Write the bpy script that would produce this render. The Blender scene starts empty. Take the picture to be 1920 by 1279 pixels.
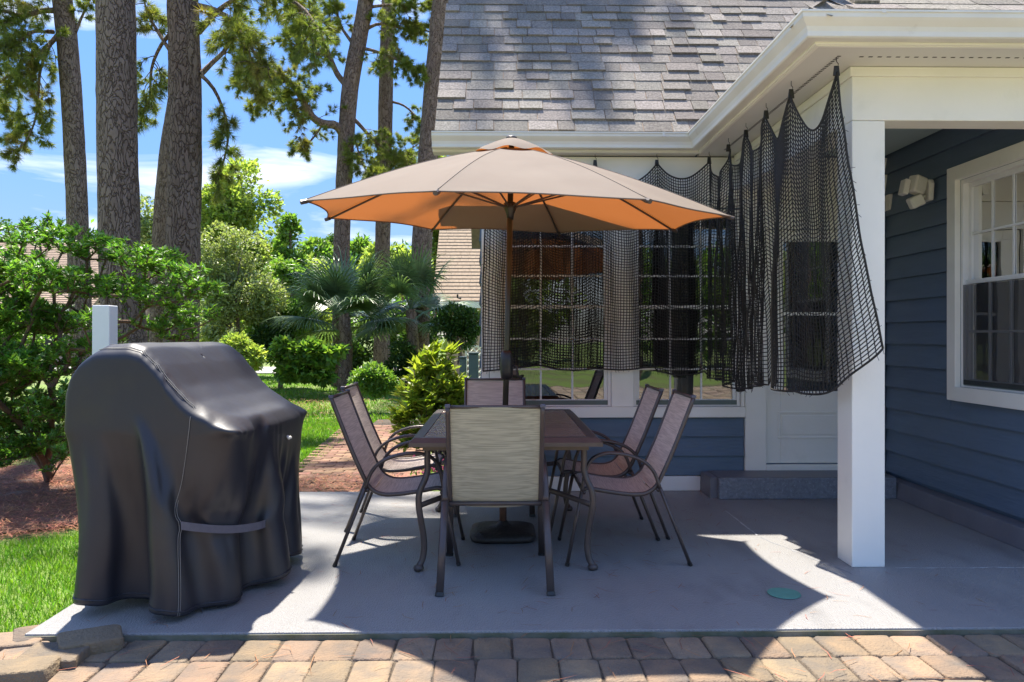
import bpy, math, random
import numpy as np
from mathutils import Vector, Matrix, noise as mnoise
R = math.radians
rng = np.random.default_rng(7)
random.seed(7)
sc = bpy.context.scene
COL = sc.collection

# ------------------------------------------------------------------ camera, sky, sun, exposure
F, CH, YAW = 1420.0, 1.30, math.atan(25 / 1420.0)     # focal length in photo pixels, eye height, yaw
cd = bpy.data.cameras.new('camera'); cam = bpy.data.objects.new('camera', cd); COL.objects.link(cam)
cam.location = (0, 0, CH); cam.rotation_euler = (R(90), 0, -YAW)
cd.sensor_width = 36; cd.lens = 36 * F / 1920; cd.shift_y = -(639.5 - 630) / 1920
cd.clip_start = 0.05; cd.clip_end = 900
sc.camera = cam
SUN = Vector((-0.12, 0.395, 1.0)).normalized()          # direction towards the sun
w = bpy.data.worlds.new('World'); sc.world = w; w.use_nodes = True
nt = w.node_tree; nt.nodes.clear()
def wn(t, **k):
    n = nt.nodes.new(t)
    for a, b in k.items(): setattr(n, a, b)
    return n
sky = wn('ShaderNodeTexSky', sky_type='NISHITA', sun_disc=False)
sky.sun_elevation = math.asin(SUN.z); sky.sun_rotation = math.atan2(SUN.x, SUN.y)
sky.air_density = 1.0; sky.dust_density = 0.3; sky.ozone_density = 2.5
hs = wn('ShaderNodeHueSaturation'); hs.inputs['Saturation'].default_value = 1.15; hs.inputs['Value'].default_value = 1.0
tc = wn('ShaderNodeTexCoord'); mp = wn('ShaderNodeMapping'); mp.inputs['Scale'].default_value = (1.2, 1.2, 6.0)
mp.inputs['Rotation'].default_value = (0.0, R(12), 0.3)
nz = wn('ShaderNodeTexNoise'); nz.inputs['Scale'].default_value = 2.1; nz.inputs['Detail'].default_value = 7; nz.inputs['Roughness'].default_value = 0.55
nz.inputs['Distortion'].default_value = 0.7
cr = wn('ShaderNodeValToRGB'); cr.color_ramp.elements[0].position = 0.50; cr.color_ramp.elements[1].position = 0.72
mx = wn('ShaderNodeMix', data_type='RGBA'); mx.inputs[7].default_value = (1.75, 1.75, 1.75, 1)
bg = wn('ShaderNodeBackground'); bg.inputs['Strength'].default_value = 0.15
# clear deep-blue summer sky: the bright haze of the model is rolled off, c / (1 + L / k), the same in all directions
bw = wn('ShaderNodeRGBToBW'); dv = wn('ShaderNodeMath', operation='MULTIPLY_ADD'); dv.inputs[1].default_value = 1 / 0.6; dv.inputs[2].default_value = 1.0
cd2 = wn('ShaderNodeVectorMath', operation='DIVIDE'); tint = wn('ShaderNodeVectorMath', operation='MULTIPLY'); tint.inputs[1].default_value = (1.26, 1.30, 1.52)
out = wn('ShaderNodeOutputWorld')
L = nt.links.new
L(sky.outputs[0], bw.inputs[0]); L(bw.outputs[0], dv.inputs[0]); L(sky.outputs[0], cd2.inputs[0]); L(dv.outputs[0], cd2.inputs[1]); L(cd2.outputs[0], tint.inputs[0]); L(tint.outputs[0], hs.inputs['Color']); L(tc.outputs['Generated'], mp.inputs[0]); L(mp.outputs[0], nz.inputs['Vector'])
L(nz.outputs[0], cr.inputs[0]); L(cr.outputs[0], mx.inputs[0]); L(hs.outputs[0], mx.inputs[6]); L(mx.outputs[2], bg.inputs[0]); L(bg.outputs[0], out.inputs[0])
sd = bpy.data.lights.new('sun', 'SUN'); sd.energy = 2.0; sd.angle = R(0.9); sd.color = (1.0, 0.93, 0.82)
so = bpy.data.objects.new('sun', sd); COL.objects.link(so); so.location = (0, 0, 20)
so.rotation_euler = (-SUN).to_track_quat('-Z', 'Y').to_euler()
sc.view_settings.view_transform = 'Standard'; sc.view_settings.look = 'None'; sc.view_settings.exposure = 2.75; sc.view_settings.gamma = 1.0
sc.view_settings.use_curve_mapping = False
sc.render.engine = 'CYCLES'
sc.cycles.max_bounces = 8; sc.cycles.diffuse_bounces = 4; sc.cycles.transparent_max_bounces = 12; sc.cycles.use_denoising = True

# ------------------------------------------------------------------ measuring helpers: photo pixel -> place in the yard
fw = Vector((math.sin(YAW), math.cos(YAW), 0)); rt = Vector((math.cos(YAW), -math.sin(YAW), 0))
def ray(px, py): return fw + rt * ((px - 960) / F) + Vector((0, 0, (630 - py) / F))
def AY(px, py, Y):
    d = ray(px, py); return Vector((0, 0, CH)) + d * (Y / d.y)
def AZ(px, py, Z):
    d = ray(px, py); return Vector((0, 0, CH)) + d * ((Z - CH) / d.z)

# ------------------------------------------------------------------ mesh helpers
class MB:
    def __init__(s): s.v = []; s.f = []
    def add(s, vs, fs):
        n = len(s.v); s.v.extend([tuple(p) for p in vs]); s.f.extend([tuple(i + n for i in q) for q in fs]); return s
    def box(s, a, b):
        x0, y0, z0 = a; x1, y1, z1 = b
        return s.add([(x0,y0,z0),(x1,y0,z0),(x1,y1,z0),(x0,y1,z0),(x0,y0,z1),(x1,y0,z1),(x1,y1,z1),(x0,y1,z1)],
              [(0,3,2,1),(4,5,6,7),(0,1,5,4),(1,2,6,5),(2,3,7,6),(3,0,4,7)])
    def prism(s, prof, a, b, close=True):
        """profile points (list of 3-vectors) moved by a and by b"""
        n = len(prof); a = Vector(a); b = Vector(b)
        vs = [Vector(p) + a for p in prof] + [Vector(p) + b for p in prof]
        fs = [(i, (i+1) % n, (i+1) % n + n, i + n) for i in range(n if close else n-1)]
        if close: fs += [tuple(range(n))[::-1], tuple(range(n, 2*n))]
        return s.add(vs, fs)
    def tube(s, pts, rad, n=8, flat=None, cap=True):
        """flat=(axis, factor): squash radius along axis (flat oval tube)"""
        pts = [Vector(p) for p in pts]; m = len(pts)
        if not hasattr(rad, '__len__'): rad = [rad] * m
        vs = []; prev = None
        for i, p in enumerate(pts):
            t = (pts[min(i+1, m-1)] - pts[max(i-1, 0)])
            t = t.normalized() if t.length > 1e-9 else Vector((0,0,1))
            if flat is not None:
                u = Vector(flat[0]); u = (u - t * u.dot(t)).normalized()
            else:
                u = prev if prev is not None else t.orthogonal()
                u = (u - t * u.dot(t)); u = u.normalized() if u.length > 1e-6 else t.orthogonal().normalized()
            prev = u; q = t.cross(u)
            for k in range(n):
                a = 2 * math.pi * (k + 0.5) / n
                ru = rad[i] * (flat[1] if flat else 1)
                vs.append(p + u * (math.cos(a) * ru) + q * (math.sin(a) * rad[i]))
        fs = [(i*n + k, i*n + (k+1) % n, (i+1)*n + (k+1) % n, (i+1)*n + k) for i in range(m-1) for k in range(n)]
        if cap: fs += [tuple(range(n))[::-1], tuple(range((m-1)*n, m*n))]
        return s.add(vs, fs)
    def lathe(s, prof, c, n=24):
        c = Vector(c); vs = []
        for r, z in prof:
            for k in range(n):
                a = 2*math.pi*k/n; vs.append((c.x + r*math.cos(a), c.y + r*math.sin(a), c.z + z))
        m = len(prof)
        fs = [(i*n+k, i*n+(k+1)%n, (i+1)*n+(k+1)%n, (i+1)*n+k) for i in range(m-1) for k in range(n)]
        fs += [tuple(range(n))[::-1], tuple(range((m-1)*n, m*n))]
        return s.add(vs, fs)
BASE = {}
def tag(o, label=None, cat=None, group=None, kind=None):
    if label: o['label'] = label
    if cat: o['category'] = cat
    if group: o['group'] = group
    if kind: o['kind'] = kind
    return o
def mesh_from(name, v, f, mat, smooth=False, base=(0,0,0)):
    v = np.asarray([tuple(p) for p in v], dtype=np.float64) if not isinstance(v, np.ndarray) else v
    v = v - np.asarray(base)
    me = bpy.data.meshes.new(name)
    if isinstance(f, np.ndarray):
        k = f.shape[1]; me.vertices.add(len(v)); me.vertices.foreach_set('co', v.astype(np.float32).ravel())
        me.loops.add(f.size); me.loops.foreach_set('vertex_index', f.astype(np.int32).ravel())
        me.polygons.add(len(f)); me.polygons.foreach_set('loop_start', np.arange(0, f.size, k, dtype=np.int32))
        me.update(calc_edges=True)
    else:
        me.from_pydata(v.tolist(), [], f)
    if mat: me.materials.append(mat)
    if smooth: me.polygons.foreach_set('use_smooth', [True] * len(me.polygons))
    me.update(); return me
def link(name, me, parent=None, loc=None):
    o = bpy.data.objects.new(name, me); COL.objects.link(o)
    if parent is not None: o.parent = parent
    if loc is not None: o.location = loc
    return o
def obj(name, mb, mat, parent=None, smooth=False, bevel=0, origin=None, label=None):
    """geometry given in world coordinates; parents are unrotated while building"""
    base = BASE.get(parent.name, (0,0,0)) if parent is not None else (0,0,0)
    v = mb.v if isinstance(mb, MB) else mb[0]; f = mb.f if isinstance(mb, MB) else mb[1]
    o0 = origin if origin is not None else base
    me = mesh_from(name, v, f, mat, smooth, o0)
    o = link(name, me, parent, Vector(o0) - Vector(base)); BASE[o.name] = tuple(o0)
    if bevel:
        m = o.modifiers.new('bevel', 'BEVEL'); m.width = bevel; m.segments = 2; m.limit_method = 'ANGLE'; m.angle_limit = R(35)
    if label: o['label'] = label
    return o
def thing(name, label, cat, loc=(0,0,0), group=None, rz=0):
    o = bpy.data.objects.new(name, None); COL.objects.link(o); o.location = loc; o.rotation_euler.z = rz
    o.empty_display_size = 0.1; BASE[o.name] = tuple(loc)
    return tag(o, label, cat, group)
def struct(name, mb, mat, kind='structure', **k): return tag(obj(name, mb, mat, **k), kind=kind)
def setlabel(o, label): o['label'] = label; return o

# ------------------------------------------------------------------ materials
def mat(name, c1, c2=None, rough=0.6, scale=5.0, vec='Object', bump=0.0, bscale=40.0, rnd=0.0, island=0.0, trans=None, tfac=0.4,
        metal=0.0, spec=0.5, stretch=(1,1,1), c3=None, s3=1.0, t3=(0.55, 0.7), detail=5, sheen=0.0, coat=0.0, rvar=0.0):
    m = bpy.data.materials.new(name); m.use_nodes = True; n = m.node_tree.nodes; l = m.node_tree.links.new
    b = n['Principled BSDF']; b.inputs['Roughness'].default_value = rough; b.inputs['Metallic'].default_value = metal
    b.inputs['Specular IOR Level'].default_value = spec; b.inputs['Coat Weight'].default_value = coat; b.inputs['Sheen Weight'].default_value = sheen
    tc = n.new('ShaderNodeTexCoord'); mp = n.new('ShaderNodeMapping'); mp.inputs['Scale'].default_value = stretch
    l(tc.outputs[vec], mp.inputs[0]); src = mp.outputs[0]
    if rnd:
        oi = n.new('ShaderNodeObjectInfo'); va = n.new('ShaderNodeVectorMath'); va.operation = 'MULTIPLY_ADD'
        l(oi.outputs['Random'], va.inputs[0]); va.inputs[1].default_value = (37, 91, 53); l(src, va.inputs[2]); src = va.outputs[0]
    nz = n.new('ShaderNodeTexNoise'); nz.inputs['Scale'].default_value = scale; nz.inputs['Detail'].default_value = detail; l(src, nz.inputs['Vector'])
    r = n.new('ShaderNodeValToRGB'); r.color_ramp.elements[0].position = 0.32; r.color_ramp.elements[1].position = 0.68
    c2 = c2 or tuple(x * 0.85 for x in c1)
    r.color_ramp.elements[0].color = (*c1, 1); r.color_ramp.elements[1].color = (*c2, 1); l(nz.outputs[0], r.inputs[0]); col = r.outputs[0]
    if c3:
        n3 = n.new('ShaderNodeTexNoise'); n3.inputs['Scale'].default_value = s3; n3.inputs['Detail'].default_value = 6; l(src, n3.inputs['Vector'])
        r3 = n.new('ShaderNodeValToRGB'); r3.color_ramp.elements[0].position = t3[0]; r3.color_ramp.elements[1].position = t3[1]; l(n3.outputs[0], r3.inputs[0])
        m3 = n.new('ShaderNodeMix'); m3.data_type = 'RGBA'; l(r3.outputs[0], m3.inputs[0]); l(col, m3.inputs[6]); m3.inputs[7].default_value = (*c3, 1); col = m3.outputs[2]
    if rnd or island:
        if rnd: s = oi.outputs['Random']; k = rnd
        else:
            g = n.new('ShaderNodeNewGeometry'); s = g.outputs['Random Per Island']; k = island
        mr = n.new('ShaderNodeMapRange'); mr.inputs[3].default_value = 1 - k; mr.inputs[4].default_value = 1 + k; l(s, mr.inputs[0])
        h = n.new('ShaderNodeHueSaturation'); l(mr.outputs[0], h.inputs['Value']); l(col, h.inputs['Color'])
        # a second draw from the same random number moves the hue a little
        w2 = n.new('ShaderNodeMath'); w2.operation = 'MULTIPLY'; w2.inputs[1].default_value = 17.3; l(s, w2.inputs[0])
        w3 = n.new('ShaderNodeMath'); w3.operation = 'FRACT'; l(w2.outputs[0], w3.inputs[0])
        mh = n.new('ShaderNodeMapRange'); mh.inputs[3].default_value = 0.5 - 0.035 * k * 2; mh.inputs[4].default_value = 0.5 + 0.035 * k * 2; l(w3.outputs[0], mh.inputs[0]); l(mh.outputs[0], h.inputs['Hue'])
        col = h.outputs[0]
    l(col, b.inputs['Base Color'])
    if rvar:
        rr = n.new('ShaderNodeMapRange'); rr.inputs[3].default_value = rough - rvar; rr.inputs[4].default_value = rough + rvar; l(nz.outputs[0], rr.inputs[0]); l(rr.outputs[0], b.inputs['Roughness'])
    if bump:
        nb = n.new('ShaderNodeTexNoise'); nb.inputs['Scale'].default_value = bscale; nb.inputs['Detail'].default_value = 4; l(src, nb.inputs['Vector'])
        bp = n.new('ShaderNodeBump'); bp.inputs['Strength'].default_value = bump; bp.inputs['Distance'].default_value = 0.01; l(nb.outputs[0], bp.inputs['Height']); l(bp.outputs[0], b.inputs['Normal'])
    if trans:
        tr = n.new('ShaderNodeBsdfTranslucent')
        if trans is True:
            l(col, tr.inputs[0])
            gm = n.new('ShaderNodeMix'); gm.data_type = 'RGBA'; gm.blend_type = 'MULTIPLY'; gm.inputs[0].default_value = 1; gm.inputs[7].default_value = (1.7, 1.9, 0.75, 1); l(col, gm.inputs[6]); l(gm.outputs[2], tr.inputs[0])
        else: tr.inputs[0].default_value = (*trans, 1)
        ms = n.new('ShaderNodeMixShader'); ms.inputs[0].default_value = tfac; l(b.outputs[0], ms.inputs[1]); l(tr.outputs[0], ms.inputs[2])
        l(ms.outputs[0], n['Material Output'].inputs[0])
    return m
def glass_mat(name, base=0.16):
    m = bpy.data.materials.new(name); m.use_nodes = True; n = m.node_tree.nodes; l = m.node_tree.links.new; n.remove(n['Principled BSDF'])
    t = n.new('ShaderNodeBsdfTransparent'); t.inputs[0].default_value = (0.62, 0.66, 0.64, 1); g = n.new('ShaderNodeBsdfGlossy'); g.inputs['Roughness'].default_value = 0.012
    tc = n.new('ShaderNodeTexCoord'); nz = n.new('ShaderNodeTexNoise'); nz.inputs['Scale'].default_value = 2.2; l(tc.outputs['Object'], nz.inputs['Vector'])
    bp = n.new('ShaderNodeBump'); bp.inputs['Strength'].default_value = 0.03; bp.inputs['Distance'].default_value = 0.05; l(nz.outputs[0], bp.inputs['Height']); l(bp.outputs[0], g.inputs['Normal'])
    f = n.new('ShaderNodeFresnel'); f.inputs[0].default_value = 1.5; a = n.new('ShaderNodeMath'); a.operation = 'ADD'; a.inputs[1].default_value = base; a.use_clamp = True
    ms = n.new('ShaderNodeMixShader'); l(f.outputs[0], a.inputs[0]); l(a.outputs[0], ms.inputs[0]); l(t.outputs[0], ms.inputs[1]); l(g.outputs[0], ms.inputs[2]); l(ms.outputs[0], n['Material Output'].inputs[0])
    return m
def bark_mat(name, c1, c2, sc_=5.0):
    m = bpy.data.materials.new(name); m.use_nodes = True; n = m.node_tree.nodes; l = m.node_tree.links.new; b = n['Principled BSDF']; b.inputs['Roughness'].default_value = 0.9
    b.inputs['Specular IOR Level'].default_value = 0.2
    tc = n.new('ShaderNodeTexCoord'); mp = n.new('ShaderNodeMapping'); mp.inputs['Scale'].default_value = (1, 1, 0.38); l(tc.outputs['Object'], mp.inputs[0])
    nd = n.new('ShaderNodeTexNoise'); nd.inputs['Scale'].default_value = 4.0; nd.inputs['Detail'].default_value = 4; l(mp.outputs[0], nd.inputs['Vector'])
    va = n.new('ShaderNodeVectorMath'); va.operation = 'MULTIPLY_ADD'; l(nd.outputs['Color'], va.inputs[0]); va.inputs[1].default_value = (0.5,)*3; l(mp.outputs[0], va.inputs[2])
    vo = n.new('ShaderNodeTexVoronoi'); vo.feature = 'DISTANCE_TO_EDGE'; vo.inputs['Scale'].default_value = sc_ * 2.3; l(va.outputs[0], vo.inputs['Vector'])
    vc = n.new('ShaderNodeTexVoronoi'); vc.inputs['Scale'].default_value = sc_ * 2.3; l(va.outputs[0], vc.inputs['Vector'])
    r = n.new('ShaderNodeValToRGB'); r.color_ramp.elements[0].position = 0.0; r.color_ramp.elements[1].position = 0.085; r.color_ramp.elements[0].color = (0.30, 0.25, 0.22, 1); r.color_ramp.elements[1].color = (1, 1, 1, 1)
    l(vo.outputs['Distance'], r.inputs[0])
    n2 = n.new('ShaderNodeTexNoise'); n2.inputs['Scale'].default_value = 14; n2.inputs['Detail'].default_value = 8; l(mp.outputs[0], n2.inputs['Vector'])
    mxx = n.new('ShaderNodeMix'); mxx.data_type = 'RGBA'; mxx.inputs[6].default_value = (*c1, 1); mxx.inputs[7].default_value = (*c2, 1)
    ad = n.new('ShaderNodeMath'); ad.operation = 'MULTIPLY_ADD'; l(vc.outputs['Color'], ad.inputs[0]); ad.inputs[1].default_value = 0.55; l(n2.outputs[0], ad.inputs[2])
    sb = n.new('ShaderNodeMath'); sb.operation = 'SUBTRACT'; sb.inputs[1].default_value = 0.25; sb.use_clamp = True; l(ad.outputs[0], sb.inputs[0]); l(sb.outputs[0], mxx.inputs[0])
    mu = n.new('ShaderNodeMix'); mu.data_type = 'RGBA'; mu.blend_type = 'MULTIPLY'; mu.inputs[0].default_value = 1; l(mxx.outputs[2], mu.inputs[6]); l(r.outputs[0], mu.inputs[7]); l(mu.outputs[2], b.inputs['Base Color'])
    hgt = n.new('ShaderNodeMath'); hgt.operation = 'MINIMUM'; hgt.inputs[1].default_value = 0.12; l(vo.outputs['Distance'], hgt.inputs[0])
    h2 = n.new('ShaderNodeMath'); h2.operation = 'MULTIPLY_ADD'; l(n2.outputs[0], h2.inputs[0]); h2.inputs[1].default_value = 0.12; l(hgt.outputs[0], h2.inputs[2])
    bp = n.new('ShaderNodeBump'); bp.inputs['Strength'].default_value = 1.0; bp.inputs['Distance'].default_value = 0.13; l(h2.outputs[0], bp.inputs['Height']); l(bp.outputs[0], b.inputs['Normal'])
    return m
def sling_mat():
    m = bpy.data.materials.new('woven_sling'); m.use_nodes = True; n = m.node_tree.nodes; l = m.node_tree.links.new; b = n['Principled BSDF']; b.inputs['Roughness'].default_value = 0.8
    tc = n.new('ShaderNodeTexCoord'); mp = n.new('ShaderNodeMapping'); mp.inputs['Scale'].default_value = (3.0, 110, 110); l(tc.outputs['Object'], mp.inputs[0])
    nz = n.new('ShaderNodeTexNoise'); nz.inputs['Scale'].default_value = 1.6; nz.inputs['Detail'].default_value = 3; l(mp.outputs[0], nz.inputs['Vector'])
    def ramp(a, c):
        r = n.new('ShaderNodeValToRGB'); r.color_ramp.elements[0].position = 0.38; r.color_ramp.elements[1].position = 0.62
        r.color_ramp.elements[0].color = (*a, 1); r.color_ramp.elements[1].color = (*c, 1); l(nz.outputs[0], r.inputs[0]); return r
    front = ramp((0.70, 0.605, 0.545), (0.52, 0.44, 0.395)); back = ramp((0.56, 0.56, 0.42), (0.38, 0.38, 0.285))  # green cast of backlight and grass is put into the back side's colour
    g = n.new('ShaderNodeNewGeometry'); mx = n.new('ShaderNodeMix'); mx.data_type = 'RGBA'; l(g.outputs['Backfacing'], mx.inputs[0]); l(front.outputs[0], mx.inputs[6]); l(back.outputs[0], mx.inputs[7]); l(mx.outputs[2], b.inputs['Base Color'])
    tr = n.new('ShaderNodeBsdfTranslucent'); l(mx.outputs[2], tr.inputs[0]); ms = n.new('ShaderNodeMixShader'); ms.inputs[0].default_value = 0.3; l(b.outputs[0], ms.inputs[1]); l(tr.outputs[0], ms.inputs[2]); l(ms.outputs[0], n['Material Output'].inputs[0])
    bp = n.new('ShaderNodeBump'); bp.inputs['Strength'].default_value = 0.3; bp.inputs['Distance'].default_value = 0.002; l(nz.outputs[0], bp.inputs['Height']); l(bp.outputs[0], b.inputs['Normal'])
    return m
M = dict(
 white = mat('white_paint', (0.87, 0.855, 0.785), (0.83, 0.815, 0.745), 0.45, 3, bump=0.08, bscale=50, c3=(0.70, 0.69, 0.62), s3=3.5, t3=(0.60, 0.85)),
 vinyl = mat('white_vinyl', (0.82, 0.815, 0.79), (0.77, 0.765, 0.74), 0.35, 4),
 gutter = mat('gutter_metal', (0.76, 0.755, 0.71), (0.68, 0.67, 0.62), 0.32, 3, c3=(0.45, 0.42, 0.34), s3=5, t3=(0.66, 0.85)),
 soffit = mat('soffit_vinyl', (0.72, 0.71, 0.67), (0.68, 0.67, 0.63), 0.5, 3),
 siding = mat('blue_siding', (0.095, 0.148, 0.215), (0.082, 0.13, 0.192), 0.55, 2.5, bump=0.25, bscale=9, stretch=(1, 1, 7), rnd=0.05),
 siding_y = mat('blue_siding_side', (0.105, 0.155, 0.225), (0.090, 0.135, 0.20), 0.5, 2.5, bump=0.25, bscale=9, stretch=(1, 1, 7), rnd=0.05),
 shingle = mat('roof_shingle', (0.31, 0.28, 0.245), (0.165, 0.148, 0.128), 0.95, 60, bump=0.8, bscale=170, rnd=0.26, spec=0.2, detail=8),
 shingle_far = mat('brown_shingle', (0.34, 0.26, 0.19), (0.25, 0.19, 0.14), 0.95, 12, rnd=0.1, spec=0.2),
 slab = mat('painted_concrete', (0.272, 0.266, 0.260), (0.236, 0.233, 0.231), 0.40, 1.3, bump=0.8, bscale=90, stretch=(1.6, 0.6, 1), c3=(0.19, 0.187, 0.185), s3=2.4, t3=(0.54, 0.74), rvar=0.1, spec=0.5),
 slab_side = mat('slab_edge', (0.20, 0.19, 0.15), (0.10, 0.11, 0.06), 0.9, 8, bump=0.5, bscale=50),
 step = mat('speckled_step', (0.22, 0.24, 0.27), (0.16, 0.17, 0.20), 0.6, 40, bump=1.0, bscale=45, c3=(0.30, 0.32, 0.35), s3=60, t3=(0.58, 0.7)),
 steptop = mat('step_paint', (0.17, 0.17, 0.19), (0.14, 0.14, 0.16), 0.45, 3, bump=0.2, bscale=30),
 paver = mat('tumbled_paver', (0.27, 0.19, 0.12), (0.17, 0.135, 0.10), 0.9, 7, bump=1.0, bscale=70, rnd=0.17, c3=(0.14, 0.12, 0.10), s3=5.5, t3=(0.48, 0.68), spec=0.25),
 paver_bed = mat('paver_joint_sand', (0.10, 0.075, 0.05), (0.05, 0.04, 0.03), 0.95, 40, bump=0.6, bscale=120),
 brick = mat('path_brick', (0.27, 0.155, 0.10), (0.17, 0.105, 0.075), 0.9, 9, bump=0.6, bscale=60, rnd=0.25, spec=0.25),
 frame = mat('bronze_frame', (0.095, 0.075, 0.068), (0.07, 0.056, 0.052), 0.38, 9, metal=0.25, rnd=0.05),
 pole = mat('umbrella_pole', (0.055, 0.052, 0.034), (0.04, 0.038, 0.026), 0.35, 9, metal=0.4),
 base = mat('umbrella_base', (0.035, 0.028, 0.022), (0.022, 0.018, 0.015), 0.5, 20, bump=0.6, bscale=50),
 black = mat('black_plastic', (0.02, 0.02, 0.02), (0.015, 0.015, 0.015), 0.4, 9),
 rust = mat('rusty_pole', (0.16, 0.075, 0.045), (0.09, 0.05, 0.035), 0.6, 18),
 plank = mat('table_plank', (0.21, 0.14, 0.11), (0.13, 0.088, 0.07), 0.24, 6, stretch=(1.2, 14, 1), rnd=0.08, bump=0.2, bscale=30),
 sling = sling_mat(),
 canopy = mat('umbrella_fabric', (0.285, 0.240, 0.195), (0.255, 0.213, 0.175), 0.85, 2.2, c3=(0.315, 0.268, 0.22), s3=1.6, t3=(0.5, 0.7), trans=(0.31, 0.094, 0.020), tfac=0.42, bump=0.25, bscale=3.5),
 canopy_seam = mat('canopy_stitching', (0.17, 0.135, 0.11), None, 0.9),
 cover = mat('grill_cover_vinyl', (0.020, 0.021, 0.029), (0.015, 0.016, 0.022), 0.47, 3, bump=0.35, bscale=7, spec=0.55, rvar=0.07, c3=(0.028, 0.028, 0.026), s3=2),
 strap = mat('webbing_strap', (0.10, 0.10, 0.125), (0.085, 0.085, 0.11), 0.7, 40),
 seam = mat('cover_stitching', (0.22, 0.215, 0.20), None, 0.8),
 net = mat('black_net_rope', (0.022, 0.021, 0.019), (0.014, 0.014, 0.013), 0.75, 30, island=0.2),
 glass = glass_mat('window_glass', 0.16), screen = None,
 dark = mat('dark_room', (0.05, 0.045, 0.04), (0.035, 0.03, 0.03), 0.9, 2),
 room = mat('room_wall', (0.30, 0.27, 0.23), (0.26, 0.24, 0.2), 0.9, 2),
 blind = mat('window_blind', (0.62, 0.56, 0.44), (0.55, 0.50, 0.40), 0.8, 3),
 ceil = mat('porch_ceiling', (0.40, 0.50, 0.50), (0.36, 0.46, 0.46), 0.6, 3),
 lampw = mat('lamp_plastic', (0.74, 0.72, 0.66), (0.70, 0.68, 0.62), 0.4, 5),
 lens = mat('lamp_lens', (0.75, 0.74, 0.66), None, 0.15),
 green = mat('green_cover', (0.11, 0.30, 0.23), (0.09, 0.25, 0.19), 0.5, 20),
 binm = mat('grey_green_box', (0.13, 0.17, 0.15), None, 0.6),
 soil = mat('lawn_soil', (0.13, 0.13, 0.055), (0.12, 0.17, 0.04), 0.95, 3, bump=0.5, bscale=30, c3=(0.13, 0.20, 0.035), s3=0.6, t3=(0.4, 0.55)),
 straw_bed = mat('pine_straw_bed', (0.20, 0.085, 0.045), (0.11, 0.055, 0.035), 0.95, 12, bump=0.8, bscale=70, c3=(0.22, 0.18, 0.15), s3=2.2, t3=(0.55, 0.66)),
 straw = mat('pine_straw', (0.34, 0.13, 0.06), (0.22, 0.09, 0.045), 0.8, 3, island=0.4),
 grass = mat('grass_blade', (0.10, 0.215, 0.020), (0.14, 0.25, 0.03), 0.6, 1.2, island=0.35, trans=True, tfac=0.4, spec=0.3),
 road = mat('pale_road', (0.36, 0.34, 0.32), (0.30, 0.29, 0.27), 0.9, 3),
 bark = bark_mat('pine_bark', (0.16, 0.108, 0.083), (0.28, 0.205, 0.17), 6.5),
 bark_s = bark_mat('limb_bark', (0.20, 0.135, 0.095), (0.33, 0.25, 0.19), 7),
 twig = mat('shrub_stem', (0.17, 0.105, 0.07), (0.10, 0.065, 0.045), 0.9, 20, bump=0.5, bscale=40),
 needle = mat('pine_needle', (0.15, 0.19, 0.042), (0.23, 0.24, 0.06), 0.55, 0.9, island=0.35, trans=True, tfac=0.35, spec=0.35, c3=(0.29, 0.21, 0.08), s3=1.1, t3=(0.55, 0.72)),
 azalea = mat('azalea_leaf', (0.14, 0.265, 0.045), (0.10, 0.21, 0.035), 0.42, 1.5, island=0.3, trans=True, tfac=0.38, spec=0.5),
 aucuba = mat('aucuba_leaf', (0.16, 0.25, 0.03), (0.34, 0.36, 0.06), 0.35, 9, island=0.2, trans=True, tfac=0.35, spec=0.5),
 leaf_y = mat('bright_leaf', (0.24, 0.31, 0.08), (0.33, 0.38, 0.12), 0.5, 0.6, island=0.35, trans=True, tfac=0.42),
 leaf_p = mat('pale_leaf', (0.33, 0.36, 0.17), (0.23, 0.28, 0.12), 0.5, 0.8, island=0.35, trans=True, tfac=0.3),
 leaf_g = mat('green_leaf', (0.11, 0.205, 0.042), (0.18, 0.28, 0.06), 0.5, 0.8, island=0.35, trans=True, tfac=0.4),
 leaf_d = mat('dark_leaf', (0.045, 0.09, 0.024), (0.075, 0.135, 0.03), 0.45, 1.0, island=0.35, trans=True, tfac=0.3),
 palm = mat('palmetto_leaf', (0.10, 0.165, 0.08), (0.145, 0.215, 0.105), 0.32, 1.5, island=0.25, trans=True, tfac=0.25, spec=0.6),
 flower = mat('pink_petal', (0.65, 0.10, 0.28), (0.55, 0.16, 0.35), 0.6, 9, trans=(0.6, 0.1, 0.25), tfac=0.3),
 peach = mat('peach_stucco', (0.62, 0.44, 0.31), (0.57, 0.40, 0.28), 0.85, 2, bump=0.3, bscale=40),
 pink = mat('pinkish_wall', (0.60, 0.42, 0.34), (0.55, 0.38, 0.31), 0.85, 2),
 wood = mat('grey_wood_post', (0.22, 0.17, 0.12), (0.14, 0.11, 0.08), 0.85, 8, stretch=(6, 6, 0.6)),
)

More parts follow.
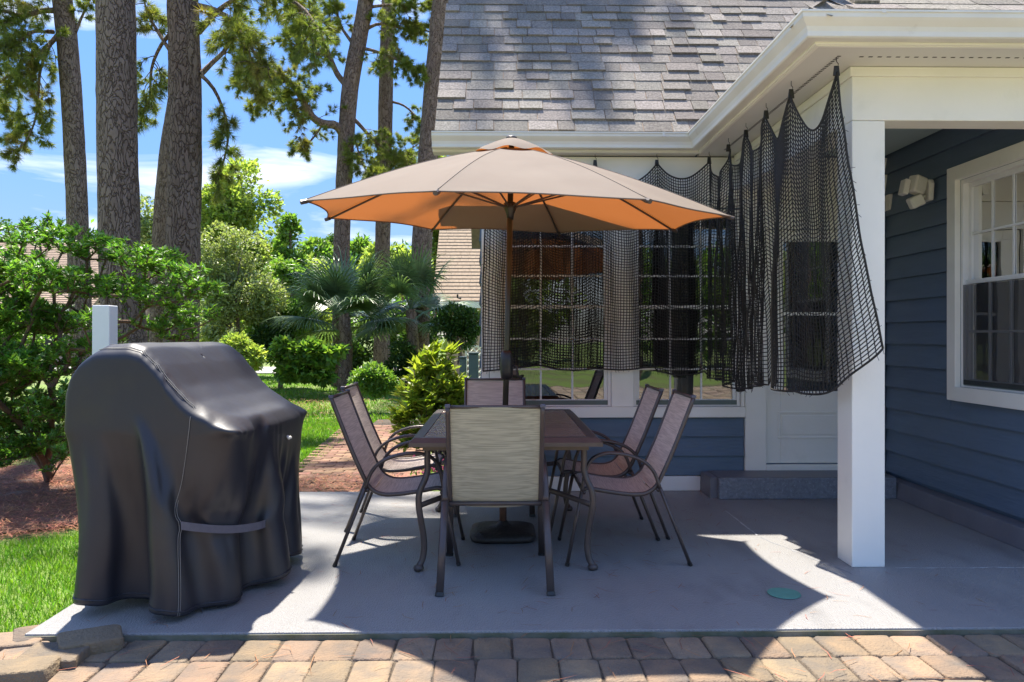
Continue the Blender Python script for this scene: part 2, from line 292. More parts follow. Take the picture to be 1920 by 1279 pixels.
# ================================================================== THE HOUSE
WY = 6.33            # front plane of the back wall
SX = 3.25            # side wall of the porch
PX0, PX1, PY0, PY1 = 1.985, 2.172, 4.22, 4.39      # post / beam
ZS = 2.81            # soffit height
def wx(px): return AY(px, 630, WY).x
def wz(py): return AY(935, py, WY).z
house = thing('house', 'blue lap-sided house with grey shingle roof, white trim and open corner porch', 'house', (0, 6.3, 0))
def holes_wall(mb, x0, x1, z0, z1, y0, y1, holes, flip=False):
    xs = sorted({x0, x1, *[h[0] for h in holes], *[h[1] for h in holes]}); zs = sorted({z0, z1, *[h[2] for h in holes], *[h[3] for h in holes]})
    for a, b in zip(xs, xs[1:]):
        for c, d in zip(zs, zs[1:]):
            mx_, mz_ = (a+b)/2, (c+d)/2
            if any(h[0] < mx_ < h[1] and h[2] < mz_ < h[3] for h in holes): continue
            if flip: mb.box((y0, a, c), (y1, b, d))
            else: mb.box((a, y0, c), (b, y1, d))
W1 = (wx(942), wx(1147), wz(763), wz(390)); W2 = (wx(1188), wx(1390), wz(763), wz(390))
DR = (wx(1436), wx(1640), wz(872), wz(428))
SW = (4.36, 5.32, 0.94, 2.405)       # side window: y0,y1,z0,z1
m = MB(); holes_wall(m, -0.14, SX + 0.2, 0.0, 2.95, WY + 0.03, WY + 0.16, [W1, W2, DR])
holes_wall(m, 4.2, WY + 0.03, 0.0, 2.95, SX + 0.03, SX + 0.16, [SW], flip=True)
m.box((-0.14, WY + 0.16, 0), (-0.02, 14.0, 2.95)); m.box((SX + 0.16, 4.23, 0), (8.0, 4.35, 2.95)); m.box((-0.14, 14.0, 0), (8.0, 14.12, 2.95)); m.box((7.9, 4.35, 0), (8.0, 14.0, 2.95))
wall = obj('wall', m, M['siding'], house)
# lap siding boards
def board_x(x0, x1, z0, z1, y=WY, top=0.004, bot=0.028):
    mb = MB(); yb, yt = y + 0.03 - bot, y + 0.03 - top
    mb.prism([(0, yb, z0 + 0.002), (0, y + 0.0295, z0 + 0.002), (0, y + 0.0295, z1), (0, yt, z1)], (x0, 0, 0), (x1, 0, 0)); return obj('siding_board', mb, M['siding'], wall)
def board_y(y0, y1, z0, z1, x=SX, top=0.004, bot=0.029):
    mb = MB(); xb, xt = x + 0.03 - bot, x + 0.03 - top
    mb.prism([(xb, 0, z0 + 0.002), (xt, 0, z1), (x + 0.0295, 0, z1), (x + 0.0295, 0, z0 + 0.002)], (0, y0, 0), (0, y1, 0)); return obj('siding_board', mb, M['siding_y'], wall)
E = 0.163; z = wz(893)
while z < wz(786) - 0.01:
    board_x(-0.07, wx(1395), z, min(z + E, wz(785))); z += E
z = wz(890)
while z < 2.80:
    board_x(wx(1656.5), SX - 0.005, z, min(z + E, 2.85)); z += E
z = 0.165; E = 0.178
while z < 2.79:
    z1 = min(z + E, 2.812)
    if z1 <= SW[2] - 0.11 or z >= SW[3] + 0.09: board_y(4.25, WY - 0.005, z, z1)
    else:
        board_y(4.25, SW[0] - 0.10, z, z1); board_y(SW[1] + 0.10, WY - 0.005, z, z1)
        if z < SW[2] - 0.105: board_y(SW[0] - 0.10, SW[1] + 0.10, z, SW[2] - 0.10)
        if z1 > SW[3] + 0.105: board_y(SW[0] - 0.10, SW[1] + 0.10, SW[3] + 0.10, z1)
    z += E
# far left gable side and front-right wall seen only from other positions
m = MB(); z = 0.14
while z < 2.85:
    m.prism([(-0.165, 0, z), (-0.141, 0, z), (-0.141, 0, z+E), (-0.147, 0, z+E)], (0, WY + 0.03, 0), (0, 14, 0))
    m.prism([(0, 4.206, z), (0, 4.229, z), (0, 4.229, z+E), (0, 4.224, z+E)], (SX + 0.16, 0, 0), (8, 0, 0)); z += E
obj('siding_strip', m, M['siding'], wall)
# white trim: corner board, frieze, window surround, door casing
def trim(name, *boxes, mt='white', bevel=0.004, parent=None):
    mb = MB()
    for a, b in boxes: mb.box(a, b)
    return obj(name, mb, M[mt], parent or house, bevel=bevel)
yt = WY - 0.004
trim('corner_board', ((wx(903), yt, 0.12), (wx(917), WY + 0.16, 2.80)))
trim('frieze_board', ((wx(917), yt, wz(374)), (wx(1664), WY + 0.029, 2.80)))
trim('header_board', ((wx(919), yt - 0.02, wz(388)), (wx(1395), WY + 0.029, wz(376))))
trim('window_casing', ((wx(918), yt, W1[2]), (W1[0], WY + 0.029, wz(389))), parent=house)
trim('window_casing', ((W1[1], yt, W1[2]), (W2[0], WY + 0.029, wz(389))))
trim('window_casing', ((W2[1], yt, W2[2] - 0.0), (wx(1396), WY + 0.029, wz(389))))
trim('window_sill', ((wx(917), yt - 0.022, wz(783)), (wx(1396), WY + 0.029, W1[2] - 0.001)))
trim('door_casing', ((wx(1397), yt - 0.006, wz(886)), (wx(1436), WY + 0.05, wz(374))), ((wx(1640), yt - 0.006, wz(886)), (wx(1656), WY + 0.05, wz(374))), ((wx(1436), yt - 0.006, wz(428)), (wx(1640), WY + 0.05, wz(375))))
trim('door_threshold', ((wx(1436), yt - 0.015, wz(885)), (wx(1640), WY + 0.05, wz(873))))
trim('foundation_strip', ((wx(903), WY - 0.008, 0.002), (wx(1313), WY + 0.03, wz(894))), mt='vinyl')
def window(x0, x1, z0, z1, P, cols=3, rows=3, label=None, lower=True, lowmat='frame'):
    """P maps (along, depth, z) -> world; depth grows into the house"""
    def bx(mb, a0, a1, d0, d1, c0, c1):
        p, q = P(a0, d0, c0), P(a1, d1, c1); mb.box(tuple(min(p[i], q[i]) for i in range(3)), tuple(max(p[i], q[i]) for i in range(3)))
    m = MB(); t = 0.028
    bx(m, x0, x0+t, 0.01, 0.10, z0, z1); bx(m, x1-t, x1, 0.01, 0.10, z0, z1); bx(m, x0+t, x1-t, 0.01, 0.10, z1-t, z1); bx(m, x0+t, x1-t, 0.01, 0.10, z0, z0+0.012)
    wn_ = obj('window', m, M['vinyl'], house, bevel=0.003)
    if label: wn_['label'] = label
    zm = (z0 + z1) / 2; a0, a1 = x0 + t, x1 - t
    for (c0, c1, d) in ((zm - 0.012, z1 - t, 0.05), (z0 + 0.012, zm + 0.022, 0.03)):
        s = 0.03; m = MB(); lo = c0 < zm - 0.05
        bx(m, a0, a0+s, d, d+0.03, c0, c1); bx(m, a1-s, a1, d, d+0.03, c0, c1); bx(m, a0+s, a1-s, d, d+0.03, c0, c0+(0.045 if lo else s)); bx(m, a0+s, a1-s, d, d+0.03, c1-s, c1)
        obj('sash', m, M['vinyl'], wn_, bevel=0.002)
        g0, g1, h0, h1 = a0+s, a1-s, c0+(0.045 if lo else s), c1-s
        m = MB(); p = [P(g0, d+0.016, h0), P(g1, d+0.016, h0), P(g1, d+0.016, h1), P(g0, d+0.016, h1)]; m.add(p, [(0, 1, 2, 3)])
        obj('pane', m, M['glass'], wn_)
        for k in range(1, cols):
            m = MB(); xc = g0 + (g1-g0)*k/cols; bx(m, xc-0.008, xc+0.008, d+0.008, d+0.014, h0, h1); obj('muntin', m, M['vinyl'], wn_)
        for k in range(1, rows):
            m = MB(); zc = h0 + (h1-h0)*k/rows; bx(m, g0, g1, d+0.005, d+0.012, zc-0.008, zc+0.008); obj('muntin', m, M['vinyl'], wn_)
    m = MB()      # dark screen rail along the bottom
    bx(m, a0, a1, 0.012, 0.024, z0+0.013, z0+0.05); obj('screen_rail', m, M['binm'], wn_)
    return wn_
Pb = lambda a, d, z: (a, WY + 0.02 + d, z)
window(*W1, Pb, label='left window of the back wall behind the net'); window(*W2, Pb, label='right window of the back wall behind the net')
Ps = lambda a, d, z: (SX + 0.02 + d, a, z)
sw = window(*SW, Ps, cols=4, rows=2, label='side window of the porch')
tr = 0.10
trim('window_casing', ((SX - 0.012, SW[0]-tr, SW[2]-tr), (SX + 0.03, SW[0], SW[3]+tr)), ((SX - 0.012, SW[1], SW[2]-tr), (SX + 0.03, SW[1]+tr, SW[3]+tr)),
     ((SX - 0.012, SW[0], SW[3]), (SX + 0.03, SW[1], SW[3]+tr)), ((SX - 0.020, SW[0], SW[2]-tr), (SX + 0.03, SW[1], SW[2])))
m = MB(); m.add([(SX + 0.028, SW[0] + 0.03, SW[2] + 0.02), (SX + 0.028, SW[1] - 0.03, SW[2] + 0.02), (SX + 0.028, SW[1] - 0.03, 1.66), (SX + 0.028, SW[0] + 0.03, 1.66)], [(0, 1, 2, 3)])
scm = bpy.data.materials.new('insect_screen'); scm.use_nodes = True; _n = scm.node_tree.nodes; _t = _n.new('ShaderNodeBsdfTransparent'); _m = _n.new('ShaderNodeMixShader'); _m.inputs[0].default_value = 0.62
_n['Principled BSDF'].inputs['Base Color'].default_value = (0.035, 0.035, 0.04, 1); _n['Principled BSDF'].inputs['Roughness'].default_value = 0.8
scm.node_tree.links.new(_t.outputs[0], _m.inputs[1]); scm.node_tree.links.new(_n['Principled BSDF'].outputs[0], _m.inputs[2]); scm.node_tree.links.new(_m.outputs[0], _n['Material Output'].inputs[0])
obj('insect_screen', m, scm, sw)
m = MB()
for k in range(26):
    zc = 1.75 + k * 0.0245; m.add([(SX+0.19, 4.38, zc), (SX+0.19, 5.30, zc), (SX+0.205, 5.30, zc+0.022), (SX+0.205, 4.38, zc+0.022)], [(0, 1, 2, 3)])
obj('blind', m, M['blind'], sw)
# door with a large light and a raised lower panel
m = MB(); d0, d1 = WY + 0.035, WY + 0.075
GL = (wx(1466), wx(1611), wz(740), wz(446))
holes_wall(m, DR[0] + 0.004, DR[1] - 0.004, DR[2] + 0.003, DR[3] - 0.004, d0, d1, [GL])
door = obj('door', m, M['white'], house, bevel=0.003)
m = MB()
for a, b in (((GL[0], d0-0.012, GL[2]), (GL[0]+0.022, d1, GL[3])), ((GL[1]-0.022, d0-0.012, GL[2]), (GL[1], d1, GL[3])), ((GL[0]+0.022, d0-0.012, GL[2]), (GL[1]-0.022, d1, GL[2]+0.022)), ((GL[0]+0.022, d0-0.012, GL[3]-0.022), (GL[1]-0.022, d1, GL[3]))): m.box(a, b)
obj('glazing_bead', m, M['white'], door, bevel=0.003)
m = MB(); m.add([(GL[0], d0+0.02, GL[2]), (GL[1], d0+0.02, GL[2]), (GL[1], d0+0.02, GL[3]), (GL[0], d0+0.02, GL[3])], [(0, 1, 2, 3)]); obj('pane', m, M['glass'], door)
m = MB(); m.box((GL[0]+0.022, d0+0.004, wz(591)), (GL[1]-0.022, d0+0.016, wz(585))); obj('muntin', m, M['white'], door)
m = MB(); a, b, c, d = wx(1461), wx(1616), wz(825), wz(773)
m.box((a, d0-0.010, c), (b, d0-0.0005, c+0.018)); m.box((a, d0-0.010, d-0.018), (b, d0-0.0005, d)); m.box((a, d0-0.010, c+0.018), (a+0.018, d0-0.0005, d-0.018)); m.box((b-0.018, d0-0.010, c+0.018), (b, d0-0.0005, d-0.018))
m.box((a+0.035, d0-0.007, c+0.035), (b-0.035, d0-0.0005, d-0.035)); obj('raised_panel', m, M['white'], door, bevel=0.004)
m = MB(); m.lathe([(0.012, 0), (0.012, 0.03), (0.028, 0.04), (0.030, 0.055), (0.02, 0.07)], (0, 0, 0), 14)
m.v = [(DR[1]-0.06 + x, d0 - z_, 1.05 + y) for x, y, z_ in m.v]; obj('door_knob', m, M['frame'], door, smooth=True)
# rooms behind the glass
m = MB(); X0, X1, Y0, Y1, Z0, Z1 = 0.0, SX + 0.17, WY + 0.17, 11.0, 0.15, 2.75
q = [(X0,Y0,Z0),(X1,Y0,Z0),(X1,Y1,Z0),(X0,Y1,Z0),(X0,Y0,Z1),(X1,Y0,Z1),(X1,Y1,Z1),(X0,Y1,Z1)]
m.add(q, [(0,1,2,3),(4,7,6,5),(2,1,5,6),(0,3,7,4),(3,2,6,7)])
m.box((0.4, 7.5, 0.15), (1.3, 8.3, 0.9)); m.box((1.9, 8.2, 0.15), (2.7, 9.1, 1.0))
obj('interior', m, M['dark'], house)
m = MB(); q = [(SX+0.17,4.36,0.15),(7.8,4.36,0.15),(7.8,6.3,0.15),(SX+0.17,6.3,0.15),(SX+0.17,4.36,2.75),(7.8,4.36,2.75),(7.8,6.3,2.75),(SX+0.17,6.3,2.75)]
m.add(q, [(0,1,2,3),(4,7,6,5),(1,2,6,5),(2,3,7,6),(0,1,5,4)]); obj('interior', m, M['room'], house)
# curtains inside the back windows
for a, b in ((W1[0]+0.05, W1[0]+0.28), (W2[0]+0.33, W2[0]+0.52)):
    m = MB(); n_ = 16
    vs = [(a + (b-a)*i/n_, WY + 0.22 + 0.02*math.sin(i*1.7), z_) for i in range(n_+1) for z_ in (0.6, 2.4)]
    m.add(vs, [(2*i, 2*i+2, 2*i+3, 2*i+1) for i in range(n_)]); obj('curtain', m, M['room'], house)
# porch post, beams, ceiling
post = trim('porch_post', ((PX0, PY0, 0.0), (PX1, PY1+0.016, 2.51)), mt='white', bevel=0.005)
trim('porch_beam', ((PX0, PY0, 2.512), (8.0, PY1, ZS)), bevel=0.004)
trim('porch_beam', ((PX0, PY1 + 0.002, 2.512), (PX1, WY - 0.006, ZS)), bevel=0.004)
trim('beam_cap', ((PX0 - 0.018, PY0 - 0.018, ZS - 0.055), (8.0, PY0 - 0.001, ZS - 0.002)), ((PX0 - 0.018, PY0 - 0.001, ZS - 0.055), (PX0 - 0.001, WY - 0.03, ZS - 0.002)))
trim('ceiling', ((PX1, PY1, 2.815), (SX, WY, 2.90)), mt='ceil', bevel=0)
pass
# soffit, fascia, gutter
GX, GY1, GY0 = 1.65, 6.205, 3.905      # fascia line
m = MB(); m.box((-0.54, GY1 + 0.02, ZS), (GX, WY + 0.02, ZS + 0.02)); m.box((GX + 0.02, GY1 + 0.02 - 0.02, ZS), (PX0 + 0.1, WY + 0.02, ZS + 0.02)); m.box((GX + 0.02, GY0 + 0.02, ZS), (PX0 + 0.1, GY1, ZS + 0.02)); m.box((PX0 + 0.1, GY0 + 0.02, ZS), (8.0, PY0 + 0.1, ZS + 0.02))
obj('soffit', m, M['soffit'], house)
m = MB()   # vent slots in the soffit
for k in range(80): m.box((1.826, 4.05 + k*0.026, ZS - 0.0015), (1.846, 4.05 + k*0.026 + 0.011, ZS - 0.0003))
for k in range(100): m.box((1.95 + k*0.05, 4.056, ZS - 0.0015), (1.95 + k*0.05 + 0.022, 4.066, ZS - 0.0003))
obj('soffit_vent', m, M['dark'], house)['kind'] = 'stuff'
path = [(-0.54, GY1), (GX, GY1), (GX, GY0), (8.0, GY0)]; nrm = [(0, -1), (-1, -1), (-1, -1), (0, -1)]
def sweep(prof, closed=True):
    mb = MB(); n = len(prof); vs = []
    for (x, y), (nx, ny) in zip(path, nrm):
        for o, z_ in prof: vs.append((x + nx*o, y + ny*o, z_))
    fs = [(i*n + k, i*n + (k+1) % n, (i+1)*n + (k+1) % n, (i+1)*n + k) for i in range(3) for k in range(n)]
    fs += [tuple(range(n)), tuple(range(3*n, 4*n))[::-1]]; return mb.add(vs, fs)
obj('fascia', sweep([(0, ZS - 0.004), (0, ZS + 0.16), (-0.019, ZS + 0.16), (-0.019, ZS - 0.004)]), M['white'], house)
obj('fascia_bead', sweep([(0.001, ZS + 0.0), (0.012, ZS + 0.0), (0.012, ZS + 0.022), (0.001, ZS + 0.028)]), M['white'], house)
g0 = ZS + 0.012
prof = [(0.0012, g0+0.022), (0.0012, g0), (0.070, g0), (0.078, g0+0.006), (0.080, g0+0.030), (0.088, g0+0.052), (0.108, g0+0.075), (0.118, g0+0.088), (0.120, g0+0.108), (0.126, g0+0.112), (0.126, g0+0.122), (0.112, g0+0.124), (0.112, g0+0.118), (0.106, g0+0.090), (0.074, g0+0.050), (0.066, g0+0.008), (0.006, g0+0.008), (0.006, g0+0.022)]
prof = [(o + (0.0125 if o < 0.01 else 0), z_) for o, z_ in prof]
gut = obj('gutter', sweep(prof), M['gutter'], house)
m = MB()      # the joint covers of the gutter corners and one seam
for (x, y) in ((GX - 0.33, GY1), ): m.box((x, y - 0.1275, g0 + 0.085), (x + 0.02, y - 0.10, g0 + 0.1235))
obj('gutter_joint', m, M['gutter'], gut); m = MB(); m.box((GX + 0.28, GY0 - 0.1275, g0 + 0.106), (GX + 0.30, GY0 - 0.10, g0 + 0.1235)); obj('gutter_joint', m, M['gutter'], gut)
# main roof
PIT = R(50); cp, sp = math.cos(PIT), math.sin(PIT); RY, RZ = 6.13, 2.955; RL = 6.2
def rp(x, s, t): return (x, RY + s*cp - t*sp, RZ + s*sp + t*cp)
m = MB(); rx0, rx1 = -0.50, 8.3
m.prism([rp(0, -0.02, -0.03), rp(0, RL, -0.03), rp(0, RL, 0), rp(0, -0.02, 0)], (rx0, 0, 0), (rx1, 0, 0))
ry = RY + RL*cp; rz = RZ + RL*sp
m.prism([(0, ry + 0.001, rz - 0.03), (0, 2*ry - RY, RZ - 0.03), (0, 2*ry - RY, RZ), (0, ry + 0.001, rz)], (rx0, 0, 0), (rx1, 0, 0))
m.add([(-0.14, WY+0.1, 2.95), (-0.14, 14.1, 2.95), (-0.14, ry, rz - 0.2)], [(0, 1, 2)])
roof = obj('roof', m, M['shingle_far'], house)
EX = 0.150; shm = {}
def shingle_mesh(wd, th, matn):
    k = (wd, th, matn)
    if k not in shm:
        mb = MB(); g = 0.0035
        a = [(g, 0, 0.001), (wd - g, 0, 0.001), (wd - g, 0, th), (g, 0, th), (g, EX + 0.03, 0.0004), (wd - g, EX + 0.03, 0.0004), (wd - g, EX + 0.03, 0.003), (g, EX + 0.03, 0.003)]
        mb.add(a, [(0, 1, 2, 3), (3, 2, 6, 7), (0, 3, 7, 4), (1, 5, 6, 2)])
        shm[k] = mesh_from('shingle', mb.v, mb.f, M[matn])
    return shm[k]
nsh = 0
def lay(course, xa, xb, frame, parent):
    global nsh
    x = xa
    while x < xb - 0.05:
        wd = random.choice((0.14, 0.17, 0.20, 0.24, 0.28)); wd = round(min(wd, xb - x), 3)
        th = random.choice((0.009, 0.010, 0.019, 0.024))
        o = link('shingle', shingle_mesh(wd, th, 'shingle'), parent)
        o.matrix_local = Matrix.Translation(-Vector(BASE[parent.name])) @ frame(x, course*EX + random.uniform(-0.003, 0.003)); x += wd; nsh += 1
def main_frame(x, s):
    return Matrix(((1, 0, 0, x), (0, cp, -sp, RY + s*cp), (0, sp, cp, RZ + s*sp), (0, 0, 0, 1)))
for c in range(14): lay(c, rx0 - 0.02 + (0 if c % 2 else -0.0), 1.72 + c*0.115, main_frame, roof)
m = MB()
for c in range(0, int(RL / EX) + 1):
    x = (1.72 + c*0.115 + 0.05) if c < 14 else rx0
    while x < rx1:
        wd = random.uniform(0.15, 0.3); th = random.choice((0.010, 0.017)); s0 = c*EX
        m.add([rp(x+0.003, s0, 0), rp(x+wd, s0, 0), rp(x+wd, s0, th), rp(x+0.003, s0, th), rp(x+wd, min(s0+EX+0.02, RL), 0.003), rp(x+0.003, min(s0+EX+0.02, RL), 0.003)], [(0,1,2,3), (3,2,4,5)]); x += wd
o = obj('upper_shingles', m, M['shingle'], roof); o['kind'] = 'stuff'
# porch hip roof
P4 = math.tan(R(38)); A0 = (GX - 0.06, GY0 - 0.06, 2.95); H = 2.3
m = MB(); xa, ya, za = A0; pk = (xa + H, ya + H, za + H*P4)
m.add([(xa, ya, za), (8.3, ya, za), (8.3, ya + H, pk[2]), pk], [(0, 1, 2, 3)])
m.add([(xa, ya, za), pk, (xa + H, ya + 4.5, pk[2]), (xa, ya + 4.5, za)], [(0, 1, 2, 3)])
m.add([pk, (8.3, ya + H, pk[2]), (8.3, ya + 4.5, pk[2] - 0.01), (xa + H, ya + 4.5, pk[2] - 0.01)], [(0, 1, 2, 3)])
proof = obj('porch_roof', m, M['shingle'], house)
c4, s4 = math.cos(R(38)), math.sin(R(38))
def porch_frame(x, s): return Matrix(((1, 0, 0, x), (0, c4, -s4, ya + s*c4 - 0.004), (0, s4, c4, za + s*s4 + 0.003), (0, 0, 0, 1)))
for c in range(4): lay(c, xa + 0.02 + c*EX*c4, 3.3, porch_frame, proof)
m = MB()
for k in range(14):
    a = Vector(A0) + Vector((1, 1, P4)) * (k*0.14) + Vector((0, 0, 0.012)); b = a + Vector((1, 1, P4))*0.17; sd_ = Vector((1, -1, 0)).normalized()*0.11
    m.add([a - sd_ - Vector((0,0,0.06)), a + Vector((0,0,0.02)), a + sd_ - Vector((0,0,0.06)), b - sd_ - Vector((0,0,0.072)), b + Vector((0,0,0.006)), b + sd_ - Vector((0,0,0.072))], [(0,1,4,3), (1,2,5,4)])
obj('hip_cap', m, M['shingle'], proof)
m = MB()      # courses on the left slope and the upper front slope of the porch roof
for c in range(int(H/c4/EX)):
    s0 = c*EX; o_ = s0*c4; u_ = ya + o_
    while u_ < ya + 4.4:
        wd = random.uniform(.15, .3); th = random.choice((.010, .018)); u1 = min(u_ + wd, ya + 4.5)
        def lp(u, s_, t_): return (xa + s_*c4 - t_*s4, u, za + s_*s4 + t_*c4)
        s1 = s0 + EX + .02; m.add([lp(u1, s0, .003), lp(u_ + .003, s0, .003), lp(u_ + .003, s0, th), lp(u1, s0, th), lp(u_ + .003, s1, .003), lp(u1, s1, .003)], [(0,1,2,3), (3,2,4,5)]); u_ += wd
    v_ = max(xa + o_, 3.36 if c < 4 else 0)
    while v_ < 8.2:
        wd = random.uniform(.15, .3); th = random.choice((.010, .018)); v1_ = min(v_ + wd, 8.3)
        def fp(x, s_, t_): return (x, ya + s_*c4 - t_*s4, za + s_*s4 + t_*c4)
        s1 = s0 + EX + .02; m.add([fp(v_ + .003, s0, .003), fp(v1_, s0, .003), fp(v1_, s0, th), fp(v_ + .003, s0, th), fp(v1_, s1, .003), fp(v_ + .003, s1, .003)], [(0,1,2,3), (3,2,4,5)]); v_ += wd
o = obj('slope_shingles', m, M['shingle'], proof); o['kind'] = 'stuff'
# step and footing
stp = thing('concrete_step', 'speckled grey concrete step below the white back door', 'step', (2.4, 6.1, 0))
m = MB(); m.box((wx(1313) + 0.06, 5.985, 0.0), (SX - 0.075, WY - 0.012, 0.168)); obj('riser', m, M['step'], stp, bevel=0.008)
m = MB(); m.box((wx(1313), 6.03, 0.0), (wx(1313) + 0.059, WY - 0.012, 0.166)); m.box((wx(1313) + 0.0595, 5.997, 0.1685), (SX - 0.0745, WY - 0.012, 0.1725)); obj('tread', m, M['steptop'], stp)
m = MB(); m.prism([(SX - 0.08, 0, 0), (SX + 0.03, 0, 0), (SX + 0.03, 0, 0.138), (SX - 0.055, 0, 0.125)], (0, 4.2, 0), (0, WY - 0.01, 0)); obj('footing', m, M['steptop'], house, bevel=0.006)

# ================================================================== GROUND
GZ = -0.06
m = MB(); xs = np.r_[-400, -120, -40, np.linspace(-14, 8, 45), 40, 400]; ys = np.r_[-300, -60, -10, np.linspace(0, 30, 61), 60, 150, 700]
def gh(x, y):
    d = 0.03*math.sin(x*1.3 + y*0.7) + 0.02*math.sin(x*2.9 - y*1.7)
    k = min(1, max(0, (abs(x + 0.5) - 3.2)/3)) if y < 7 else min(1, (y - 6.5)/4)
    return GZ - 0.02 + d*k*0.6
vs = [(x, y, gh(x, y)) for y in ys for x in xs]; nx = len(xs)
m.add(vs, [(j*nx+i, j*nx+i+1, (j+1)*nx+i+1, (j+1)*nx+i) for j in range(len(ys)-1) for i in range(nx-1)])
struct('ground', m, M['soil'], smooth=True)
# patio slab
m = MB(); m.box((-2.07, 3.34, -0.16), (8.2, WY + 0.02, 0.0)); slab = struct('patio_slab', m, M['slab'], bevel=0.006)
m = MB(); m.box((-2.075, 3.334, -0.165), (8.2, 3.339, -0.009)); m.box((-2.076, 3.339, -0.165), (-2.071, 6.35, -0.009)); obj('slab_edge', m, M['slab_side'], slab)
def strip(pts, wd, z=0.0015):
    mb = MB(); n = len(pts); vs = []
    for i, p in enumerate(pts):
        a = Vector(pts[max(i-1, 0)]); b = Vector(pts[min(i+1, n-1)]); t = (b - a).normalized(); q = Vector((-t.y, t.x))
        ww = wd * random.uniform(0.25, 1.2); vs += [(p[0]+q.x*ww, p[1]+q.y*ww, z), (p[0]-q.x*ww, p[1]-q.y*ww, z)]
    mb.add(vs, [(2*i, 2*i+1, 2*i+3, 2*i+2) for i in range(n-1)]); return mb
crackm = mat('crack_filler', (0.70, 0.70, 0.70), (0.42, 0.42, 0.43), 0.9, 30)
pts = [(2.22 + i*0.035 + 0.0, 4.20 + 0.006*math.sin(i*0.9) + random.uniform(-0.003, 0.003)) for i in range(60)]
obj('crack', strip(pts, 0.006), crackm, slab)
a, b = AZ(1360, 958, 0), AZ(1420, 1004, 0); pts = [(a.x + (b.x-a.x)*i/20 + random.uniform(-.004, .004), a.y + (b.y-a.y)*i/20) for i in range(21)]
obj('crack', strip(pts, 0.006), crackm, slab)
a, b = AZ(1425, 1008, 0), AZ(1600, 1078, 0); pts = [(a.x + (b.x-a.x)*i/20 + random.uniform(-.01, .01), a.y + (b.y-a.y)*i/20) for i in range(21)]
obj('crack', strip(pts, 0.006, 0.0012), mat('paint_chip', (0.26, 0.27, 0.29), (0.16, 0.17, 0.19), 0.8, 20), slab)
# drain / cleanout cover
c = AZ(1470, 1114, 0); t = thing('drain_cover', 'small round green drain cover set into the grey patio', 'drain cover', (c.x, c.y, 0))
m = MB(); m.lathe([(0.074, 0.0012), (0.082, 0.0035), (0.080, 0.006), (0.074, 0.006)], c, 28); obj('rim', m, M['green'], t, smooth=False)
m = MB(); m.lathe([(0.073, 0.0014), (0.073, 0.0045), (0.0, 0.0048)], c, 28); obj('lid', m, M['green'], t)
m = MB(); m.lathe([(0.011, 0.0049), (0.011, 0.0054)], (c.x - 0.045, c.y - 0.025, 0), 10); obj('screw', m, M['black'], t)

# paving in front of the slab
bed = MB(); bed.box((-6.0, -7.0, -0.20), (8.2, 3.333, -0.034)); pav = struct('paver_walk', bed, M['paver_bed'])
def paver_mesh(wd, dp, seed, h=0.06, skew=0.0):
    r = random.Random(seed); m = MB(); N = 16; rings = [(0.0, -h), (0.0, -0.007), (0.0035, -0.002), (0.008, 0.0)]
    vs = []
    def outline(inset):
        o = []; hx, hy, rc = wd/2 - inset, dp/2 - inset, 0.020
        for k, (sx, sy) in enumerate(((1, 1), (-1, 1), (-1, -1), (1, -1))):
            for j in range(4):
                a = math.pi/2*k + math.pi/2*j/3
                o.append((sx*(hx - rc) + math.cos(a)*rc, sy*(hy - rc) + math.sin(a)*rc))
        return o
    jit = [r.uniform(-0.0035, 0.0035) for _ in range(N)]
    for ins, z_ in rings:
        for k, (x, y) in enumerate(outline(ins)): vs.append((x*(1 + jit[k]/0.08) + skew*y, y*(1 + jit[(k+5) % N]/0.1), z_ + (r.uniform(-0.0015, 0.0015) if z_ > -0.02 else 0)))
    fs = [(i*N+k, i*N+(k+1) % N, (i+1)*N+(k+1) % N, (i+1)*N+k) for i in range(3) for k in range(N)]; fs.append(tuple(range(3*N, 4*N)))
    m.add(vs, fs); return mesh_from('paver', m.v, m.f, M['paver'], True)
pm = [paver_mesh(0.160, 0.212, s) for s in range(6)]
PW, PD = 0.166, 0.218
def put(me, x, y, z_, rz=0, rx=0, ry_=0, parent=pav, name='paver'):
    o = link(name, me, parent, (x - BASE[parent.name][0], y - BASE[parent.name][1], z_ - BASE[parent.name][2])); o.rotation_euler = (rx, ry_, rz); return o
for j in range(5):
    y = 3.34 - 0.012 - PD*(j + 0.5)
    for i in range(40):
        x = -2.10 + PW*(i + 0.5) + (0.02*math.sin(j*2.1))
        if x > 4.0 : continue
        put(random.choice(pm), x, y + random.uniform(-0.004, 0.004), -0.024 + random.uniform(-0.005, 0.003), random.uniform(-0.025, 0.025), random.uniform(-0.02, 0.02), random.uniform(-0.02, 0.02))
    for i in range(6):
        x = -2.10 - PW*1.45*(i + 0.5)
        put(random.choice(pm), x, y + 0.05*(i % 2), -0.03, R(90) + random.uniform(-0.08, 0.08), random.uniform(-0.03, 0.03), 0).scale = (1.0, 1.02, 1)
m = MB(); jj = 5     # unseen paving round and behind the viewer, added and kept paler to bounce light
while 3.34 - PD*(jj + 1) > -6.9:
    yb = 3.34 - 0.012 - PD*(jj + 0.5)
    for i in range(36):
        x0 = -4.0 + 2*PW*i; x1 = x0 + 2*PW - 0.01; z_ = -0.026 + random.uniform(-.004, .004); b_ = .012; ya, yc = yb - PD/2 + .005, yb + PD/2 - .005
        m.add([(x0, ya, -.06), (x1, ya, -.06), (x1, yc, -.06), (x0, yc, -.06), (x0+b_, ya+b_, z_), (x1-b_, ya+b_, z_), (x1-b_, yc-b_, z_), (x0+b_, yc-b_, z_)], [(4,5,6,7), (0,1,5,4), (1,2,6,5), (2,3,7,6), (3,0,4,7)])
    jj += 1
